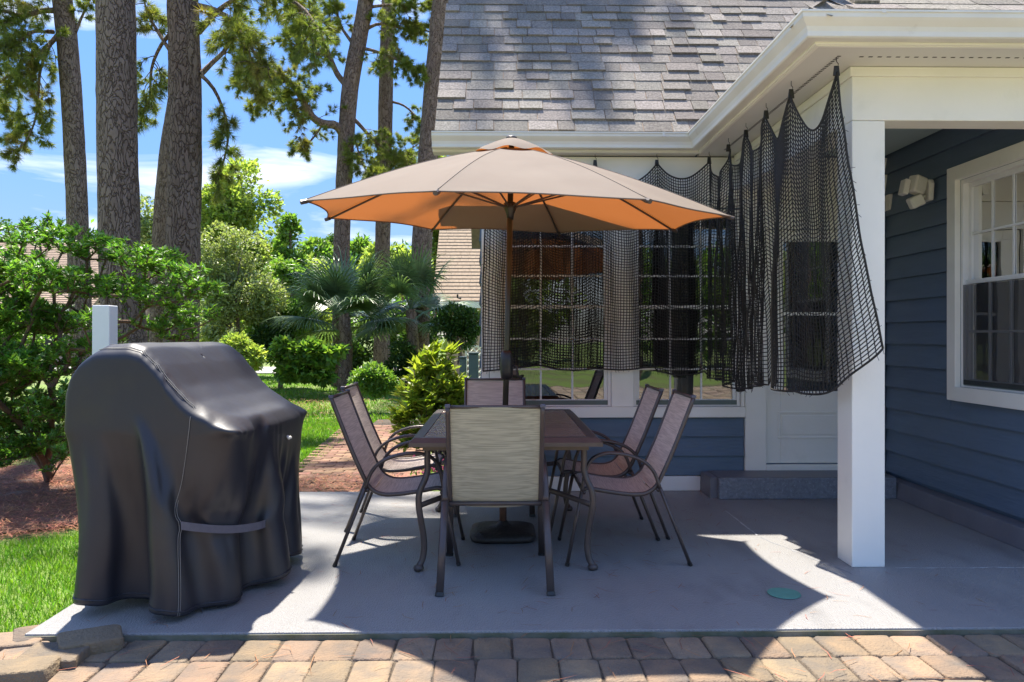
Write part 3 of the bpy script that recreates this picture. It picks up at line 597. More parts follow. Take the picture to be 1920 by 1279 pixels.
o = obj('bounce_pavers', m, mat('bounce_pavers', (0.38, 0.29, 0.20), (0.27, 0.22, 0.16), 0.9, 7, island=.28, c3=(0.19, 0.18, 0.165), s3=4.5), pav); o['kind'] = 'stuff'
loose_m = [paver_mesh(0.235, 0.165, 20 + s, h=0.065) for s in range(3)]
for k, (px, py, z_, rz, lb) in enumerate(((170, 1190, 0.035, 0.55, 'loose brown paver resting on the slab edge, nearest the grill cover'), (103, 1220, 0.022, 0.05, 'loose grey paver lying in front of the brown one'), (38, 1246, 0.028, 0.12, 'loose orange-tan paver at the lower left end of the pavers'),
                                          (84, 1182, -0.01, 0.5, 'flat grey paver at the corner of the grass, left of the loose ones'), (28, 1196, -0.012, 0.25, 'flat tan paver in the grass at the left end'))):
    p = AZ(px, py, z_); o = link('paver', loose_m[k % 3], None, p); o.rotation_euler = (random.uniform(-0.05, 0.05), random.uniform(-0.05, 0.05), rz); tag(o, lb, 'paver', 'loose pavers at the left end of the walk')
# brick path behind the patio
pb = MB(); pb.box((-1.96, WY + 0.03, -0.16), (-0.85, 12.4, -0.062)); bp_ = struct('brick_path', pb, M['paver_bed'])
bm_ = []
for s in range(4):
    mm = paver_mesh(0.196, 0.096, 40 + s, 0.05); mm.materials[0] = M['brick']; mm.name = 'brick'; bm_.append(mm)
nb = 0; j = 0
while nb < 290:
    y = WY + 0.10 + j*0.103
    for i in range(6):
        x = -1.90 + 0.2*i + (0.1 if j % 2 else 0) - 0.012*j*(0.6 if j > 12 else 0.3)
        if x > -0.83: continue
        put(random.choice(bm_), x + 0.0, y, -0.042 + random.uniform(-0.004, 0.004), random.uniform(-0.03, 0.03), random.uniform(-0.03, 0.03), random.uniform(-0.03, 0.03), bp_, 'brick'); nb += 1
    j += 1
# pine straw bed on the left, street beyond the lawn
m = MB(); n_ = 40; c = (-4.6, 6.6)
m.add([(c[0], c[1], -0.045)] + [(c[0] + (2.3 + 0.3*math.sin(3*a))*math.cos(a), c[1] + (1.75 + 0.25*math.sin(2*a + 1))*math.sin(a), -0.062) for a in [2*math.pi*i/n_ for i in range(n_)]], [(0, 1 + i, 1 + (i+1) % n_) for i in range(n_)])
struct('mulch_bed', m, M['straw_bed'])
m = MB(); m.box((-60, 27.5, -0.12), (40, 33, -0.035)); struct('road', m, M['road'])

# ================================================================== FURNITURE
def smooth_path(pts, n=6):
    """Catmull-Rom through points"""
    P = [Vector(p) for p in pts]; P = [P[0]*2 - P[1]] + P + [P[-1]*2 - P[-2]]; o = []
    for i in range(1, len(P) - 2):
        for k in range(n):
            t = k / n; a, b, c, d = P[i-1], P[i], P[i+1], P[i+2]
            o.append(0.5*((2*b) + (c-a)*t + (2*a-5*b+4*c-d)*t*t + (3*b-a-3*c+d)*t**3))
    o.append(P[-2]); return o
G_CH = 'sling chairs around the patio table'
def make_chair():
    t = thing('patio_chair', 'sling chair', 'chair', (0, 0, 0), G_CH)
    prof = smooth_path([(0, -.385, .950), (0, -.335, .82), (0, -.272, .66), (0, -.205, .51), (0, -.160, .435), (0, -.095, .402), (0, 0, .402), (0, .12, .418), (0, .215, .435), (0, .250, .425)], 4)
    nb_ = 17; hw = .228
    def sheet(pr, name, sag):
        n = 9; vs = []
        for i, p in enumerate(pr):
            tt = (pr[min(i+1, len(pr)-1)] - pr[max(i-1, 0)]).normalized(); nr = Vector((0, -tt.z, tt.y)) if True else None
            if nr.z < 0: nr = -nr
            for k in range(n):
                u = -1 + 2*k/(n-1); vs.append((u*hw, p.y - nr.y*sag*(1-u*u), p.z - nr.z*sag*(1-u*u)))
        # profile runs from the top of the back to the seat front; this order makes the sitting side the front face
        fs = [(i*n+k, (i+1)*n+k, (i+1)*n+k+1, i*n+k+1) for i in range(len(pr)-1) for k in range(n-1)]
        m = MB().add(vs, fs); o = obj(name, m, M['sling'], t, smooth=True)
        if o.data.polygons[len(fs)//2].normal.z < 0: o.data.flip_normals()
        return o
    sheet(prof[:nb_+1], 'backrest', .010); sheet(prof[nb_:], 'seat', .018)
    for s in (-1, 1):
        m = MB(); m.tube([(s*.236, p.y, p.z - .004) for p in prof], 0.0125, 8, flat=((1, 0, 0), 1.0)); obj('side_rail', m, M['frame'], t, smooth=True)
        m = MB(); m.box((s*.236 - .014, prof[0].y - .014, prof[0].z - .006), (s*.236 + .014, prof[0].y + .014, prof[0].z + .012)); obj('rail_cap', m, M['strap'], t, bevel=.005)
        arch = smooth_path([(s*.262, -.185, .440), (s*.260, -.150, .530), (s*.258, -.085, .592), (s*.257, .02, .628), (s*.257, .125, .632), (s*.258, .200, .600), (s*.260, .238, .530), (s*.262, .258, .420)], 5)
        m = MB(); m.tube(arch, .0105, 10, flat=((1, 0, 0), 1.95)); obj('armrest', m, M['frame'], t, smooth=True)
        m = MB(); m.tube([(s*.2625, -.187, .436), (s*.278, -.352, .012)], .0105, 10, flat=((1, 0, 0), 1.95)); lg = obj('leg', m, M['frame'], t, smooth=True)
        m = MB(); m.tube([(s*.278, -.349, .018), (s*.279, -.357, .0005)], .0125, 10, flat=((1, 0, 0), 1.85)); obj('foot_cap', m, M['black'], lg)
        m = MB(); m.tube([(s*.2625, .259, .415), (s*.266, .290, .26), (s*.272, .342, .012)], .0105, 10, flat=((1, 0, 0), 1.95)); lg = obj('leg', m, M['frame'], t, smooth=True)
        m = MB(); m.tube([(s*.272, .340, .018), (s*.273, .344, .0005)], .0125, 10, flat=((1, 0, 0), 1.85)); obj('foot_cap', m, M['black'], lg)
    for (y, z, r) in ((prof[0].y + .001, prof[0].z - .002, .0095), (-.178, .424, .0115), (.246, .410, .0105)):
        m = MB(); m.tube([(-.26 if z < .5 else -.224, y, z), (.26 if z < .5 else .224, y, z)], r, 8); obj('crossbar', m, M['frame'], t, smooth=True)
    return t
def children(o): return [c for c in bpy.data.objects if c.parent == o]
def copy_tree(o, parent=None):
    c = o.copy(); COL.objects.link(c); c.parent = parent
    for ch in children(o): copy_tree(ch, c)
    return c
chair = make_chair()
spots = [(-.017, 4.14, 0, 'tan sling chair seen from behind at the near end of the table'),
         (-.57, 4.57, -90, 'nearest chair on the left side of the table, beside the grill'),
         (-.66, 5.33, -90, 'far chair on the left side of the table, beside the leafy shrub'),
         (.73, 4.55, 90, 'nearest chair on the right side of the table, outermost of the right pair'),
         (.66, 5.08, 90, 'far chair on the right side of the table, closer to the windows'),
         (-.03, 5.78, 180, 'chair at the far end of the table against the wall, behind the umbrella pole')]
proto_kids = None
for i, (x, y, a, lb) in enumerate(spots):
    o = chair if i == 0 else copy_tree(chair)
    o.location = (x, y, 0); o.rotation_euler.z = R(a); o['label'] = lb

# table
TX0, TX1, TY0, TY1, TH = -.49, .57, 4.12, 5.80, .742
tb = thing('patio_table', 'rectangular brown slat-top patio table with curved bronze legs under the umbrella', 'table', ((TX0+TX1)/2, (TY0+TY1)/2, 0))
fwid = .075
def bordered(a0, a1, b0, b1):  # four mitred rim boards with a rolled outer lip
    for (p, q, r_, s_) in (((a0, b0), (a1, b0), (a1-fwid, b0+fwid), (a0+fwid, b0+fwid)), ((a1, b0), (a1, b1), (a1-fwid, b1-fwid), (a1-fwid, b0+fwid)), ((a1, b1), (a0, b1), (a0+fwid, b1-fwid), (a1-fwid, b1-fwid)), ((a0, b1), (a0, b0), (a0+fwid, b0+fwid), (a0+fwid, b1-fwid))):
        P_, Q_, R_, S_ = (Vector((*v, 0)) for v in (p, q, r_, s_))
        out_ = Vector(((P_+Q_)/2 - (R_+S_)/2)).normalized(); e = (Q_-P_).normalized()*0.0007
        ins = .03
        def lerp(A, B, d): return A + (B - A)*(d/ (fwid))
        rows = [(S_, R_, TH - .012), (S_, R_, TH), (lerp(P_, S_, ins), lerp(Q_, R_, ins), TH), (P_, Q_, TH - .024), (P_, Q_, TH - .046), (lerp(P_, S_, ins), lerp(Q_, R_, ins), TH - .040)]
        vs = []; 
        for A, B, z in rows: vs += [A + e + Vector((0, 0, z)), B - e + Vector((0, 0, z))]
        n = len(rows); fs = [(2*i, 2*i+1, (2*i+3) % (2*n), (2*i+2) % (2*n)) for i in range(n)] + [tuple(range(0, 2*n, 2)), tuple(range(1, 2*n, 2))[::-1]]
        o = obj('rim_board', MB().add(vs, fs), M['frame'], tb); 
bordered(TX0, TX1, TY0, TY1)
NP = 15; y0 = TY0 + fwid + .001; pd = (TY1 - TY0 - 2*fwid - .002) / NP
for k in range(NP):
    m = MB(); m.box((TX0 + fwid + .001, y0 + k*pd + .0025, TH - .014), (TX1 - fwid - .001, y0 + (k+1)*pd - .0025, TH - .003)); obj('plank', m, M['plank'], tb, bevel=.002)
m = MB(); m.box((TX0 + fwid, y0, TH - .022), (TX1 - fwid, TY1 - fwid, TH - .0155)); obj('under_tray', m, M['frame'], tb)
m = MB(); m.box((TX0 + .07, TY0 + .07, TH - .075), (TX1 - .07, TY0 + .09, TH - .024)); m.box((TX0 + .07, TY1 - .09, TH - .075), (TX1 - .07, TY1 - .07, TH - .024))
m.box((TX0 + .07, TY0 + .09, TH - .075), (TX0 + .09, TY1 - .09, TH - .024)); m.box((TX1 - .09, TY0 + .09, TH - .075), (TX1 - .07, TY1 - .09, TH - .024)); obj('apron', m, M['frame'], tb)
for sx, sy in ((-1, -1), (1, -1), (-1, 1), (1, 1)):
    bx_, by_ = (TX0 + .095 if sx < 0 else TX1 - .095), (TY0 + .10 if sy < 0 else TY1 - .20)
    kx = sx*.72; ky = sy*.35
    pl = [(0, TH - .03), (.002, .60), (.0, .555), (.022, .50), (.058, .44), (.066, .37), (.050, .28), (.032, .20), (.026, .12), (.040, .06), (.062, .03), (.068, .012)]
    pts = smooth_path([(bx_ + kx*o, by_ + ky*o, z) for o, z in pl], 4)
    m = MB(); m.tube(pts, .0165, 10, flat=((1, 0, 0), 1.1)); leg = obj('leg', m, M['frame'], tb, smooth=True)
    m = MB(); m.lathe([(.016, 0.001), (.026, .006), (.030, .018), (.024, .032), (.012, .036)], (bx_ + kx*.066, by_ + ky*.066, 0), 12); obj('foot_pad', m, M['frame'], leg, smooth=True)
    cx, cy = (TX0+TX1)/2, (TY0+TY1)/2 - .05
    pts = smooth_path([(bx_ + kx*.066, by_ + ky*.066, .36), (bx_ + (cx-bx_)*.35, by_ + (cy-by_)*.33, .385), (bx_ + (cx-bx_)*.7, by_ + (cy-by_)*.72, .375), (cx + sx*.045, cy + sy*.03, .37)], 5)
    m = MB(); m.tube(pts, .0075, 8, flat=((0, 0, 1), 2.2)); obj('stretcher', m, M['frame'], tb, smooth=True)
m = MB(); m.lathe([(.045, .352), (.055, .352), (.055, .388), (.045, .388), (.045, .352)], (cx, cy, 0), 20); obj('stretcher_ring', m, M['frame'], tb, smooth=True)

# umbrella
UB = Vector((.028, 4.93, 0)); UT = Vector((.085, 4.99, 2.56))
um = thing('patio_umbrella', 'open tan octagonal market umbrella glowing orange underneath, rising through the table', 'umbrella', UB)
VS = []
for ang, z in zip((-17, -62, -107, -152, 163, 118, 73, 28), (2.02, 1.976, 1.995, 2.066, 2.13, 2.167, 2.155, 2.088)):
    VS.append(Vector((.10 + 1.39*math.cos(R(ang)), 5.0 + 1.39*math.sin(R(ang)), z)))
AP = Vector((.085, 4.99, 2.545))
eye_ = Vector((0, 0, CH)); VS = [v + (Vector((.10, 5.0, 2.08)) - v)*.02 - Vector((0, .06, 0)) for v in VS]
def rib_pt(v, s):      # s 0 at the hub, 1 at the tip; ribs bow upwards a little
    p = AP.lerp(v, s); p.z += .045*math.sin(math.pi*min(s, 1)**.9); return p
s0 = .085
NS, NT = 18, 14
for k in range(8):
    a, b = VS[k], VS[(k+1) % 8]; vs = []
    for i in range(NS + 1):
        s = s0 + (1 - s0)*i/NS
        for j in range(NT + 1):
            t = j/NT; q = 4*t*(1-t)
            sc_ = s * (1 - .040*q*s*s)              # rim drawn in between the ribs
            p = rib_pt(a, sc_).lerp(rib_pt(b, sc_), t); p.z -= .020*q*s*(1 - .4*s) ; p.z += .004*math.sin(9*s + k*2 + 5*t)*q*s
            vs.append(p)
    w_ = NT + 1
    fs = [(i*w_+j, (i+1)*w_+j, (i+1)*w_+j+1, i*w_+j+1) for i in range(NS) for j in range(NT)]
    pn = obj('canopy_panel', MB().add(vs, fs), M['canopy'], um, smooth=True)
    m = MB(); m.tube([vs[i*w_] + Vector((0, 0, .0015)) for i in range(0, NS + 1)], .0022, 5); obj('seam', m, M['canopy_seam'], pn, smooth=True)
    # hem along the rim
    m = MB(); m.tube([vs[NS*w_ + j] + Vector((0, 0, -.003)) for j in range(w_)], .0045, 6); obj('hem', m, M['canopy'], pn, smooth=True)
    # rib under the seam between two panels
    m = MB(); ln = [rib_pt(a, .05 + .945*i/12) + Vector((0, 0, -.016)) for i in range(13)]; m.tube(ln, .008, 6); rb = obj('rib', m, M['frame'], um, smooth=True)
    m = MB(); m.tube([rib_pt(a, .985) + Vector((0, 0, -.012)), rib_pt(a, 1.012) + Vector((0, 0, -.008))], .013, 8); obj('rib_tip', m, M['frame'], rb)
    m = MB(); r0 = UB.lerp(UT, .845); m.tube([r0 + (a - AP).normalized()*.04, rib_pt(a, .50) + Vector((0, 0, -.022))], .0065, 6); obj('strut', m, M['frame'], rb)
m = MB(); vs = []; NR = 6; NA = 64     # vent cap on top
for i in range(NR + 1):
    r_ = .02 + .25*i/NR
    for j in range(NA):
        a = 2*math.pi*j/NA; z = AP.z + .045 - .115*(i/NR)**1.25 - .0 + (.010*math.cos(8*a + .9) * (i/NR)**3) - (.0 if i < NR else .006)
        vs.append((AP.x + r_*math.cos(a), AP.y + r_*math.sin(a), z + .012))
m.add(vs, [(i*NA+j, (i+1)*NA+j, (i+1)*NA+(j+1) % NA, i*NA+(j+1) % NA) for i in range(NR) for j in range(NA)])
obj('vent_cap', m, M['canopy'], um, smooth=True)
m = MB(); m.lathe([(.034, .050), (.038, .060), (.030, .068), (.012, .072), (.0, .073)], (AP.x, AP.y, AP.z), 20); obj('finial', m, M['frame'], um, smooth=True)
m = MB(); m.tube([UB + Vector((0, 0, .30)), UB.lerp(UT, .5), UT], .0195, 16); obj('pole', m, M['pole'], um, smooth=True)
m = MB(); m.tube([UB + Vector((0, 0, .05)), UB + Vector((0, 0, .40))], .0235, 16); lowp = obj('lower_pole', m, M['rust'], um, smooth=True)
hp = UB.lerp(UT, 1.0); m = MB(); m.lathe([(.02, -.055), (.042, -.05), (.046, -.03), (.030, -.015), (.02, -.01)], (hp.x, hp.y, hp.z - .02), 16); obj('top_hub', m, M['black'], um, smooth=True)
hp = UB.lerp(UT, .845); m = MB(); m.lathe([(.021, -.10), (.026, -.06), (.040, -.03), (.042, .01), (.021, .02)], hp, 16); obj('runner', m, M['black'], um, smooth=True)
hp = UB.lerp(UT, 1.115/2.56); m = MB(); m.lathe([(.024, -.10), (.038, -.09), (.043, -.05), (.044, .03), (.038, .075), (.026, .09)], hp, 18); cb = obj('crank_housing', m, M['black'], um, smooth=True)
m = MB(); m.tube([hp + Vector((.03, -.02, -.01)), hp + Vector((.065, -.035, -.01)), hp + Vector((.068, -.036, -.075)), hp + Vector((.098, -.05, -.078))], .007, 8); obj('crank_handle', m, M['black'], cb, smooth=True)
m = MB(); N = 40     # rounded square base plate
prof = [(.205, .004), (.212, .02), (.205, .042), (.16, .058), (.06, .066), (.035, .085), (.028, .10)]
vs = []
for r_, z in prof:
    for j in range(N):
        a = 2*math.pi*j/N; e_ = 5 if r_ > .1 else 2; cc, ss = math.cos(a), math.sin(a); f_ = (abs(cc)**e_ + abs(ss)**e_)**(-1/e_)
        vs.append((UB.x + r_*f_*cc, UB.y + r_*f_*ss, z))
m.add(vs, [(i*N+j, i*N+(j+1) % N, (i+1)*N+(j+1) % N, (i+1)*N+j) for i in range(len(prof)-1) for j in range(N)] + [tuple(range(N))[::-1], tuple(range((len(prof)-1)*N, len(prof)*N))])
ub = tag(obj('umbrella_base', m, M['base'], None, smooth=True, origin=(UB.x, UB.y, 0)), 'dark weighted square umbrella base on the patio under the table', 'umbrella base')

# ------------------------------------------------------------------ black cargo net
hk = [(-.10, 6.25), (.33, 6.27), (.80, 6.27), (1.31, 6.25), (1.72, 6.16), (1.75, 5.74), (1.75, 5.33), (1.73, 4.87), (1.73, 4.45), (1.825, 4.06)]
sag = [.17, .17, .16, .13, .17, .17, .17, .20, .26]; full = [1.3, 1.3, 1.35, 1.5, 1.75, 1.75, 1.7, 1.6, 1.45]
CELL = .0262; NROW = 66
cols_ = []
for k in range(9):
    a, b = Vector((*hk[k], 0)), Vector((*hk[k+1], 0)); d = b - a; n = max(6, int(d.length*full[k]/CELL))
    for i in range(n + (1 if k == 8 else 0)):
        t = i/n; cols_.append((k, t, a.lerp(b, t), d.normalized()))
NC = len(cols_); pos = np.zeros((NC, NROW + 1, 3)); u = 0.0
for c, (k, t, p, d) in enumerate(cols_):
    q = Vector((-d.y, d.x, 0)); q = -q        # towards the patio side
    u += CELL; s4_ = 4*t*(1-t)
    topz = ZS - .085 - sag[k]*s4_
    L_ = (1.68 if k < 3 else 1.72) + (.05 if k in (4, 5, 6) else 0)
    base_z = ZS - .085 - L_ - .10*sag[k]*s4_ + .02*math.sin(u*3.1)
    if k == 8: base_z += .02*t + .24*max(0, t-.35)**2*2.0
    if k == 0: base_z -= .05*(1-t)
    fold = (full[k] - 1)
    for r in range(NROW + 1):
        v = r/NROW; z = topz + (base_z - topz)*v
        amp = (.006 + .042*min(1, v*1.8 + .15)) * min(1.15, fold*1.45)
        ph = u*13.5 + 1.9*math.sin(u*1.7) + .8*math.sin(u*4.1 + 1) + .6*math.sin(v*3 + u)
        off = amp*math.sin(ph)*(1 + .3*math.sin(u*3.7 + 2)); along = amp*.45*math.sin(2*ph + .6)
        # strings droop to the hooks: rows echo the scallops of the top and fade below
        z += .018*math.sin(u*4.3 + 1)*v + .35*0
        z += -sag[k]*.0
        nx_, ny_, nz_ = (mnoise.noise(Vector((u*2.2, v*6, 3.1))), mnoise.noise(Vector((u*2.2, v*6, 9.7))), mnoise.noise(Vector((u*3, v*8, 1.3))))
        x = p.x + q.x*off + d.x*along + .010*nx_; y = p.y + q.y*off + d.y*along + .010*ny_; z += .008*nz_
        if k == 8: x += (.21*v**1.6 + .04*v)*max(0, t - .1)**1.3; y -= .03*v*t
        if k == 0: x -= .03*v*(1-t); 
        if k < 3: y = min(y, 6.288)
        pos[c, r] = (x, y, z)
# pull the columns near each hook up to it
net = thing('cargo_net', 'black knotted cargo net hanging in scallops from the eave, in front of the windows', 'net', (1.4, 5.5, 0))
def strands(edges, rad):
    """edges: list of point pairs -> triangular prisms"""
    A = np.array([e[0] for e in edges]); B = np.array([e[1] for e in edges]); T = B - A; T /= np.linalg.norm(T, axis=1, keepdims=True) + 1e-9
    up = np.where(np.abs(T[:, 2:3]) > .8, np.array([[1., 0, 0]]), np.array([[0, 0, 1.]])); U = np.cross(T, up); U /= np.linalg.norm(U, axis=1, keepdims=True); V_ = np.cross(T, U)
    vs = []
    for P_ in (A - T*rad*.4, B + T*rad*.4):
        for a in (0, 2.094, 4.189): vs.append(P_ + (U*math.cos(a) + V_*math.sin(a))*rad)
    vs = np.stack(vs, 1).reshape(-1, 3); n = len(edges); o = (np.arange(n)*6)[:, None]
    f = np.concatenate([o + np.array([[0, 1, 4, 3]]), o + np.array([[1, 2, 5, 4]]), o + np.array([[2, 0, 3, 5]])])
    return vs, f
ed = []
for c in range(NC):
    for r in range(NROW + 1):
        if r < NROW: ed.append((pos[c, r], pos[c, r+1]))
        if c < NC - 1: ed.append((pos[c, r], pos[c+1, r]))
vs, f = strands(ed, .0037)
nm = obj('mesh', (vs, f), M['net'], net)
for name, line in (('top_rope', pos[:, 0]), ('bottom_rope', pos[:, -1]), ('side_rope', pos[-1]), ('side_rope', pos[0])):
    m = MB(); m.tube([Vector(p) for p in line], .0065, 6); obj(name, m, M['net'], net, smooth=True)
# frayed tails along the free edges
ed = []
for line in (pos[-1], pos[0], pos[::2, -1]):
    for p in line:
        d = rng.normal(size=3)*.5; d[2] -= .5; d /= np.linalg.norm(d); ed.append((p, p + d*rng.uniform(.012, .035)))
vs, f = strands(ed, .0016); o = obj('frayed_tails', (vs, f), M['net'], net); o['kind'] = 'stuff'
for (x, y) in hk:
    m = MB(); m.tube([(x, y, ZS - .004), (x, y, ZS - .028), (x + .010, y, ZS - .040), (x + .008, y, ZS - .052), (x - .006, y, ZS - .052)], .0022, 6); h_ = obj('hook', m, M['black'], net, smooth=True)
    m = MB(); m.prism([(x - .013, y - .004, ZS - .050), (x + .013, y - .004, ZS - .050), (x + .019, y - .004, ZS - .105), (x - .019, y - .004, ZS - .105)], (0, 0, 0), (0, .010, 0)); obj('clip', m, M['black'], h_, bevel=.003)

# ------------------------------------------------------------------ covered grill
gl = thing('covered_grill', 'barbecue grill under a fitted black vinyl cover at the left of the patio', 'grill', (-1.65, 4.05, 0))
gx, gy = -1.575, 4.06; hx_, hy_ = .42, .54     # plan half size: x depth of the grill, y length
grot = R(-4)
def top_h(x):   # height of the shape under the cover across its depth (x local, + is the front)
    x = np.asarray(x); return np.interp(x, [-.44, -.39, -.33, -.24, -.12, -.05, .03, .11, .19, .29, .37, .44], [.98, 1.12, 1.215, 1.262, 1.266, 1.245, 1.165, 1.065, .99, .93, .898, .865])
NA, NT_, NSK = 176, 16, 46
an = np.arange(NA)*2*math.pi/NA; cc, ss = np.cos(an), np.sin(an); kk = (np.abs(cc)**4.6 + np.abs(ss)**4.6)**(-1/4.6); ox, oy = cc*kk*hx_, ss*kk*hy_
# even out the spacing round the outline
per = np.r_[0, np.cumsum(np.hypot(np.diff(np.r_[ox, ox[0]]), np.diff(np.r_[oy, oy[0]])))]; q = np.linspace(0, per[-1], NA + 1)[:-1]
ox = np.interp(q, per, np.r_[ox, ox[0]]); oy = np.interp(q, per, np.r_[oy, oy[0]]); an = np.arctan2(oy/hy_, ox/hx_); circ = per[-1]
rows = []
for r in range(NT_ + 1):
    f_ = max(r/NT_, 1e-3); x, y = ox*f_, oy*f_; z = top_h(x) - .020*max(0, (f_ - .86)/.14)**2
    z = z + .006*np.array([mnoise.noise(Vector((a*6, b*6, 0))) for a, b in zip(x, y)]) - .012*np.clip(1 - np.abs(x - .10)/.12, 0, 1)*(1 - (y/hy_)**2)
    rows.append(np.stack([x, y, z], 1))
edge = rows[-1]
hem = .065 + .022*np.sin(3*an + .6) + .030*(np.cos(an) < 0)*np.clip(-np.cos(an), 0, 1)
for r in range(1, NSK + 1):
    v = r/NSK; z = edge[:, 2] + (hem - edge[:, 2])*v; sp = 1 + .10*v
    pz = np.array([mnoise.noise(Vector((math.cos(a)*2.6, math.sin(a)*2.6, v*.8))) for a in an]); wv = 1 + v*(.05*np.sin(11*an + 1.2*np.sin(2*an)) + .07*pz)
    fx = np.where(ox < 0, 1 + .20*v, 1 - .10*v); rows.append(np.stack([ox*sp*wv*fx, oy*(1 + .04*v)*wv, z], 1))
P = np.array(rows); NR_ = NT_ + NSK + 1
# rest lengths: the skirt is cut fuller than the grill, so it has to fold
rest_c = np.linalg.norm(np.roll(P, -1, 1) - P, axis=2); ringlen = rest_c.mean(1)
for r in range(NT_ + 1, NR_):
    v = (r - NT_)/NSK; rest_c[r] = circ/NA*(1.01 + .26*v)
colL = (edge[:, 2] - hem)/NSK
rest_r = np.linalg.norm(np.diff(P, axis=0), axis=2); rest_r[NT_:] = colL[None]*1.0
pin = np.zeros((NR_, NA), bool); pin[:NT_ - 1] = True
V0 = np.zeros_like(P); rs_ = np.random.default_rng(11); P[NT_ + 2:, :, :2] += rs_.normal(size=P[NT_ + 2:, :, :2].shape)*.002
P0 = P.copy(); W_ = (~pin).astype(float)[..., None]
def proj(A, B, wa, wb, L0, k, only_long=False):
    d = B - A; n = np.linalg.norm(d, axis=-1, keepdims=True) + 1e-9; e = n - L0[..., None]
    if only_long: e = np.maximum(e, 0)
    c = d/n*e/(wa + wb + 1e-9)*k; return wa*c, -wb*c
jS = np.where((an > R(-63)) & (an < R(-14)))[0]; jA, jB = int(jS[0]), int(jS[-1])
dg = np.sqrt(rest_r**2 + .25*(rest_c[:-1] + rest_c[1:])**2)
X0 = P.copy(); teth = np.cumsum(rest_r[NT_ - 1:], 0)[:, :, None]
for it in range(150):
    vel = (P - X0)*.965; X0 = P.copy(); P = P + W_*(vel + np.array([0, 0, -9.8*.00012]))
    if it % 1 == 0:      # the cloth cannot stretch: tether every thread to the top edge
        root_ = P[NT_ - 1][None]; d = P[NT_:] - root_; n = np.linalg.norm(d, axis=2, keepdims=True); P[NT_:] = root_ + d*np.minimum(1, teth/(n + 1e-9))
    for sub in range(7):
        for par in (0, 1):
            a = np.arange(par, NA, 2); b = (a + 1) % NA; da, db = proj(P[:, a], P[:, b], W_[:, a], W_[:, b], rest_c[:, a], .9); P[:, a] += da; P[:, b] += db
            a = np.arange(NT_ - 2 + par, NR_ - 1, 2); da, db = proj(P[a], P[a+1], W_[a], W_[a+1], rest_r[a], .95); P[a] += da; P[a+1] += db
        # shear, kept soft, and bending over three and five threads
        for sgn in (1, -1):
            B = np.roll(P[1:], -sgn, 1); da, db = proj(P[:-1], B, W_[:-1], np.roll(W_[1:], -sgn, 1), dg, .12); P[:-1] += da*.5; P[1:] += np.roll(db, sgn, 1)*.5
        for st, kb in ((2, .40), (4, .32), (7, .22)):
            B = np.roll(P, -st, 1); L0 = rest_c*st; d = B - P; n = np.linalg.norm(d, axis=2, keepdims=True); e = np.minimum(n - L0[..., None]*(.985 if st == 2 else .95 if st == 4 else .87), 0); c = d/(n + 1e-9)*e*.5*kb; P += W_*c; P -= np.roll(W_, 0)*np.roll(c, st, 1)
        d = P[2:] - P[:-2]; n = np.linalg.norm(d, axis=2, keepdims=True); e = np.minimum(n - (rest_r[1:] + rest_r[:-1])[..., None]*.97, 0); c = d/(n + 1e-9)*e*.25; P[:-2] += W_[:-2]*c; P[2:] -= W_[2:]*c
        # the body of the grill: lid and shelves above, narrower cart below, floor
        x, y, z = P[..., 0], P[..., 1], P[..., 2]
        up = z > .84; bx = np.where(up, hx_ - .004, .25 + .0*z); by = np.where(up, hy_ - .004, .44); ins = (np.abs(x) < bx) & (np.abs(y) < by) & (z < top_h(x) - .03) & ~pin
        px_, py_ = bx - np.abs(x), by - np.abs(y); mxm = ins & (px_ < py_); mym = ins & ~mxm
        P[..., 0] = np.where(mxm, np.sign(x)*bx, x); P[..., 1] = np.where(mym, np.sign(y)*by, y); P[..., 2] = np.maximum(P[..., 2], .012)
        # webbing strap gathers the near front corner
        zt = .43 - .085*np.clip((an - an[jA])/(an[jB] - an[jA]), 0, 1)
        rA = NT_ + int(np.argmin(np.abs(P[NT_:, jA, 2] - .43))); rB = NT_ + int(np.argmin(np.abs(P[NT_:, jB, 2] - .345))); A_, B_ = P[rA, jA].copy(), P[rB, jB].copy(); dd = B_[:2] - A_[:2]; n = np.linalg.norm(dd); tgt = max(.31, n - .004)
        if n > .31: c = dd/n*(n - tgt)*.5; P[rA-1:rA+2, jA, :2] += c; P[rB-1:rB+2, jB, :2] -= c
        nrm_ = np.array([dd[1], -dd[0]])/n                       # outward normal of the strap line
        for j in range(jA + 1, jB):
            cols = P[NT_ + 8:, j]; h_ = (cols[:, :2] - A_[:2]) @ nrm_; t_ = (j - jA)/(jB - jA); lim = .030*math.sin(math.pi*t_)**.6; near = np.exp(-((cols[:, 2] - zt[j])/.045)**2); ex = np.maximum(h_ - lim, 0)*near*.5; P[NT_ + 8:, j, :2] -= ex[:, None]*nrm_[None]
gc, gs = math.cos(grot), math.sin(grot)
Wd = np.stack([gx + P[..., 0]*gc - P[..., 1]*gs, gy + P[..., 0]*gs + P[..., 1]*gc, P[..., 2]], -1)
idx = np.arange(NR_*NA).reshape(NR_, NA); nxt = np.roll(idx, -1, 1); fcs = np.stack([idx[:-1], idx[1:], nxt[1:], nxt[:-1]], -1).reshape(-1, 4)
cov = obj('cover', (Wd.reshape(-1, 3), fcs), M['cover'], gl, smooth=True)
md = cov.modifiers.new('smooth', 'SUBSURF'); md.levels = md.render_levels = 1
so_ = cov.modifiers.new('thickness', 'SOLIDIFY'); so_.thickness = .002; so_.offset = -1
def gv(r, a):
    a = (a + math.pi) % (2*math.pi) - math.pi; return Vector(Wd[r, int(np.argmin(np.abs(an - a)))])
ctr = Vector((gx, gy, 0))
def outw(p, d=.004):
    q = (Vector(p) - ctr); q.z = 0; q.normalize(); return Vector(p) + q*d
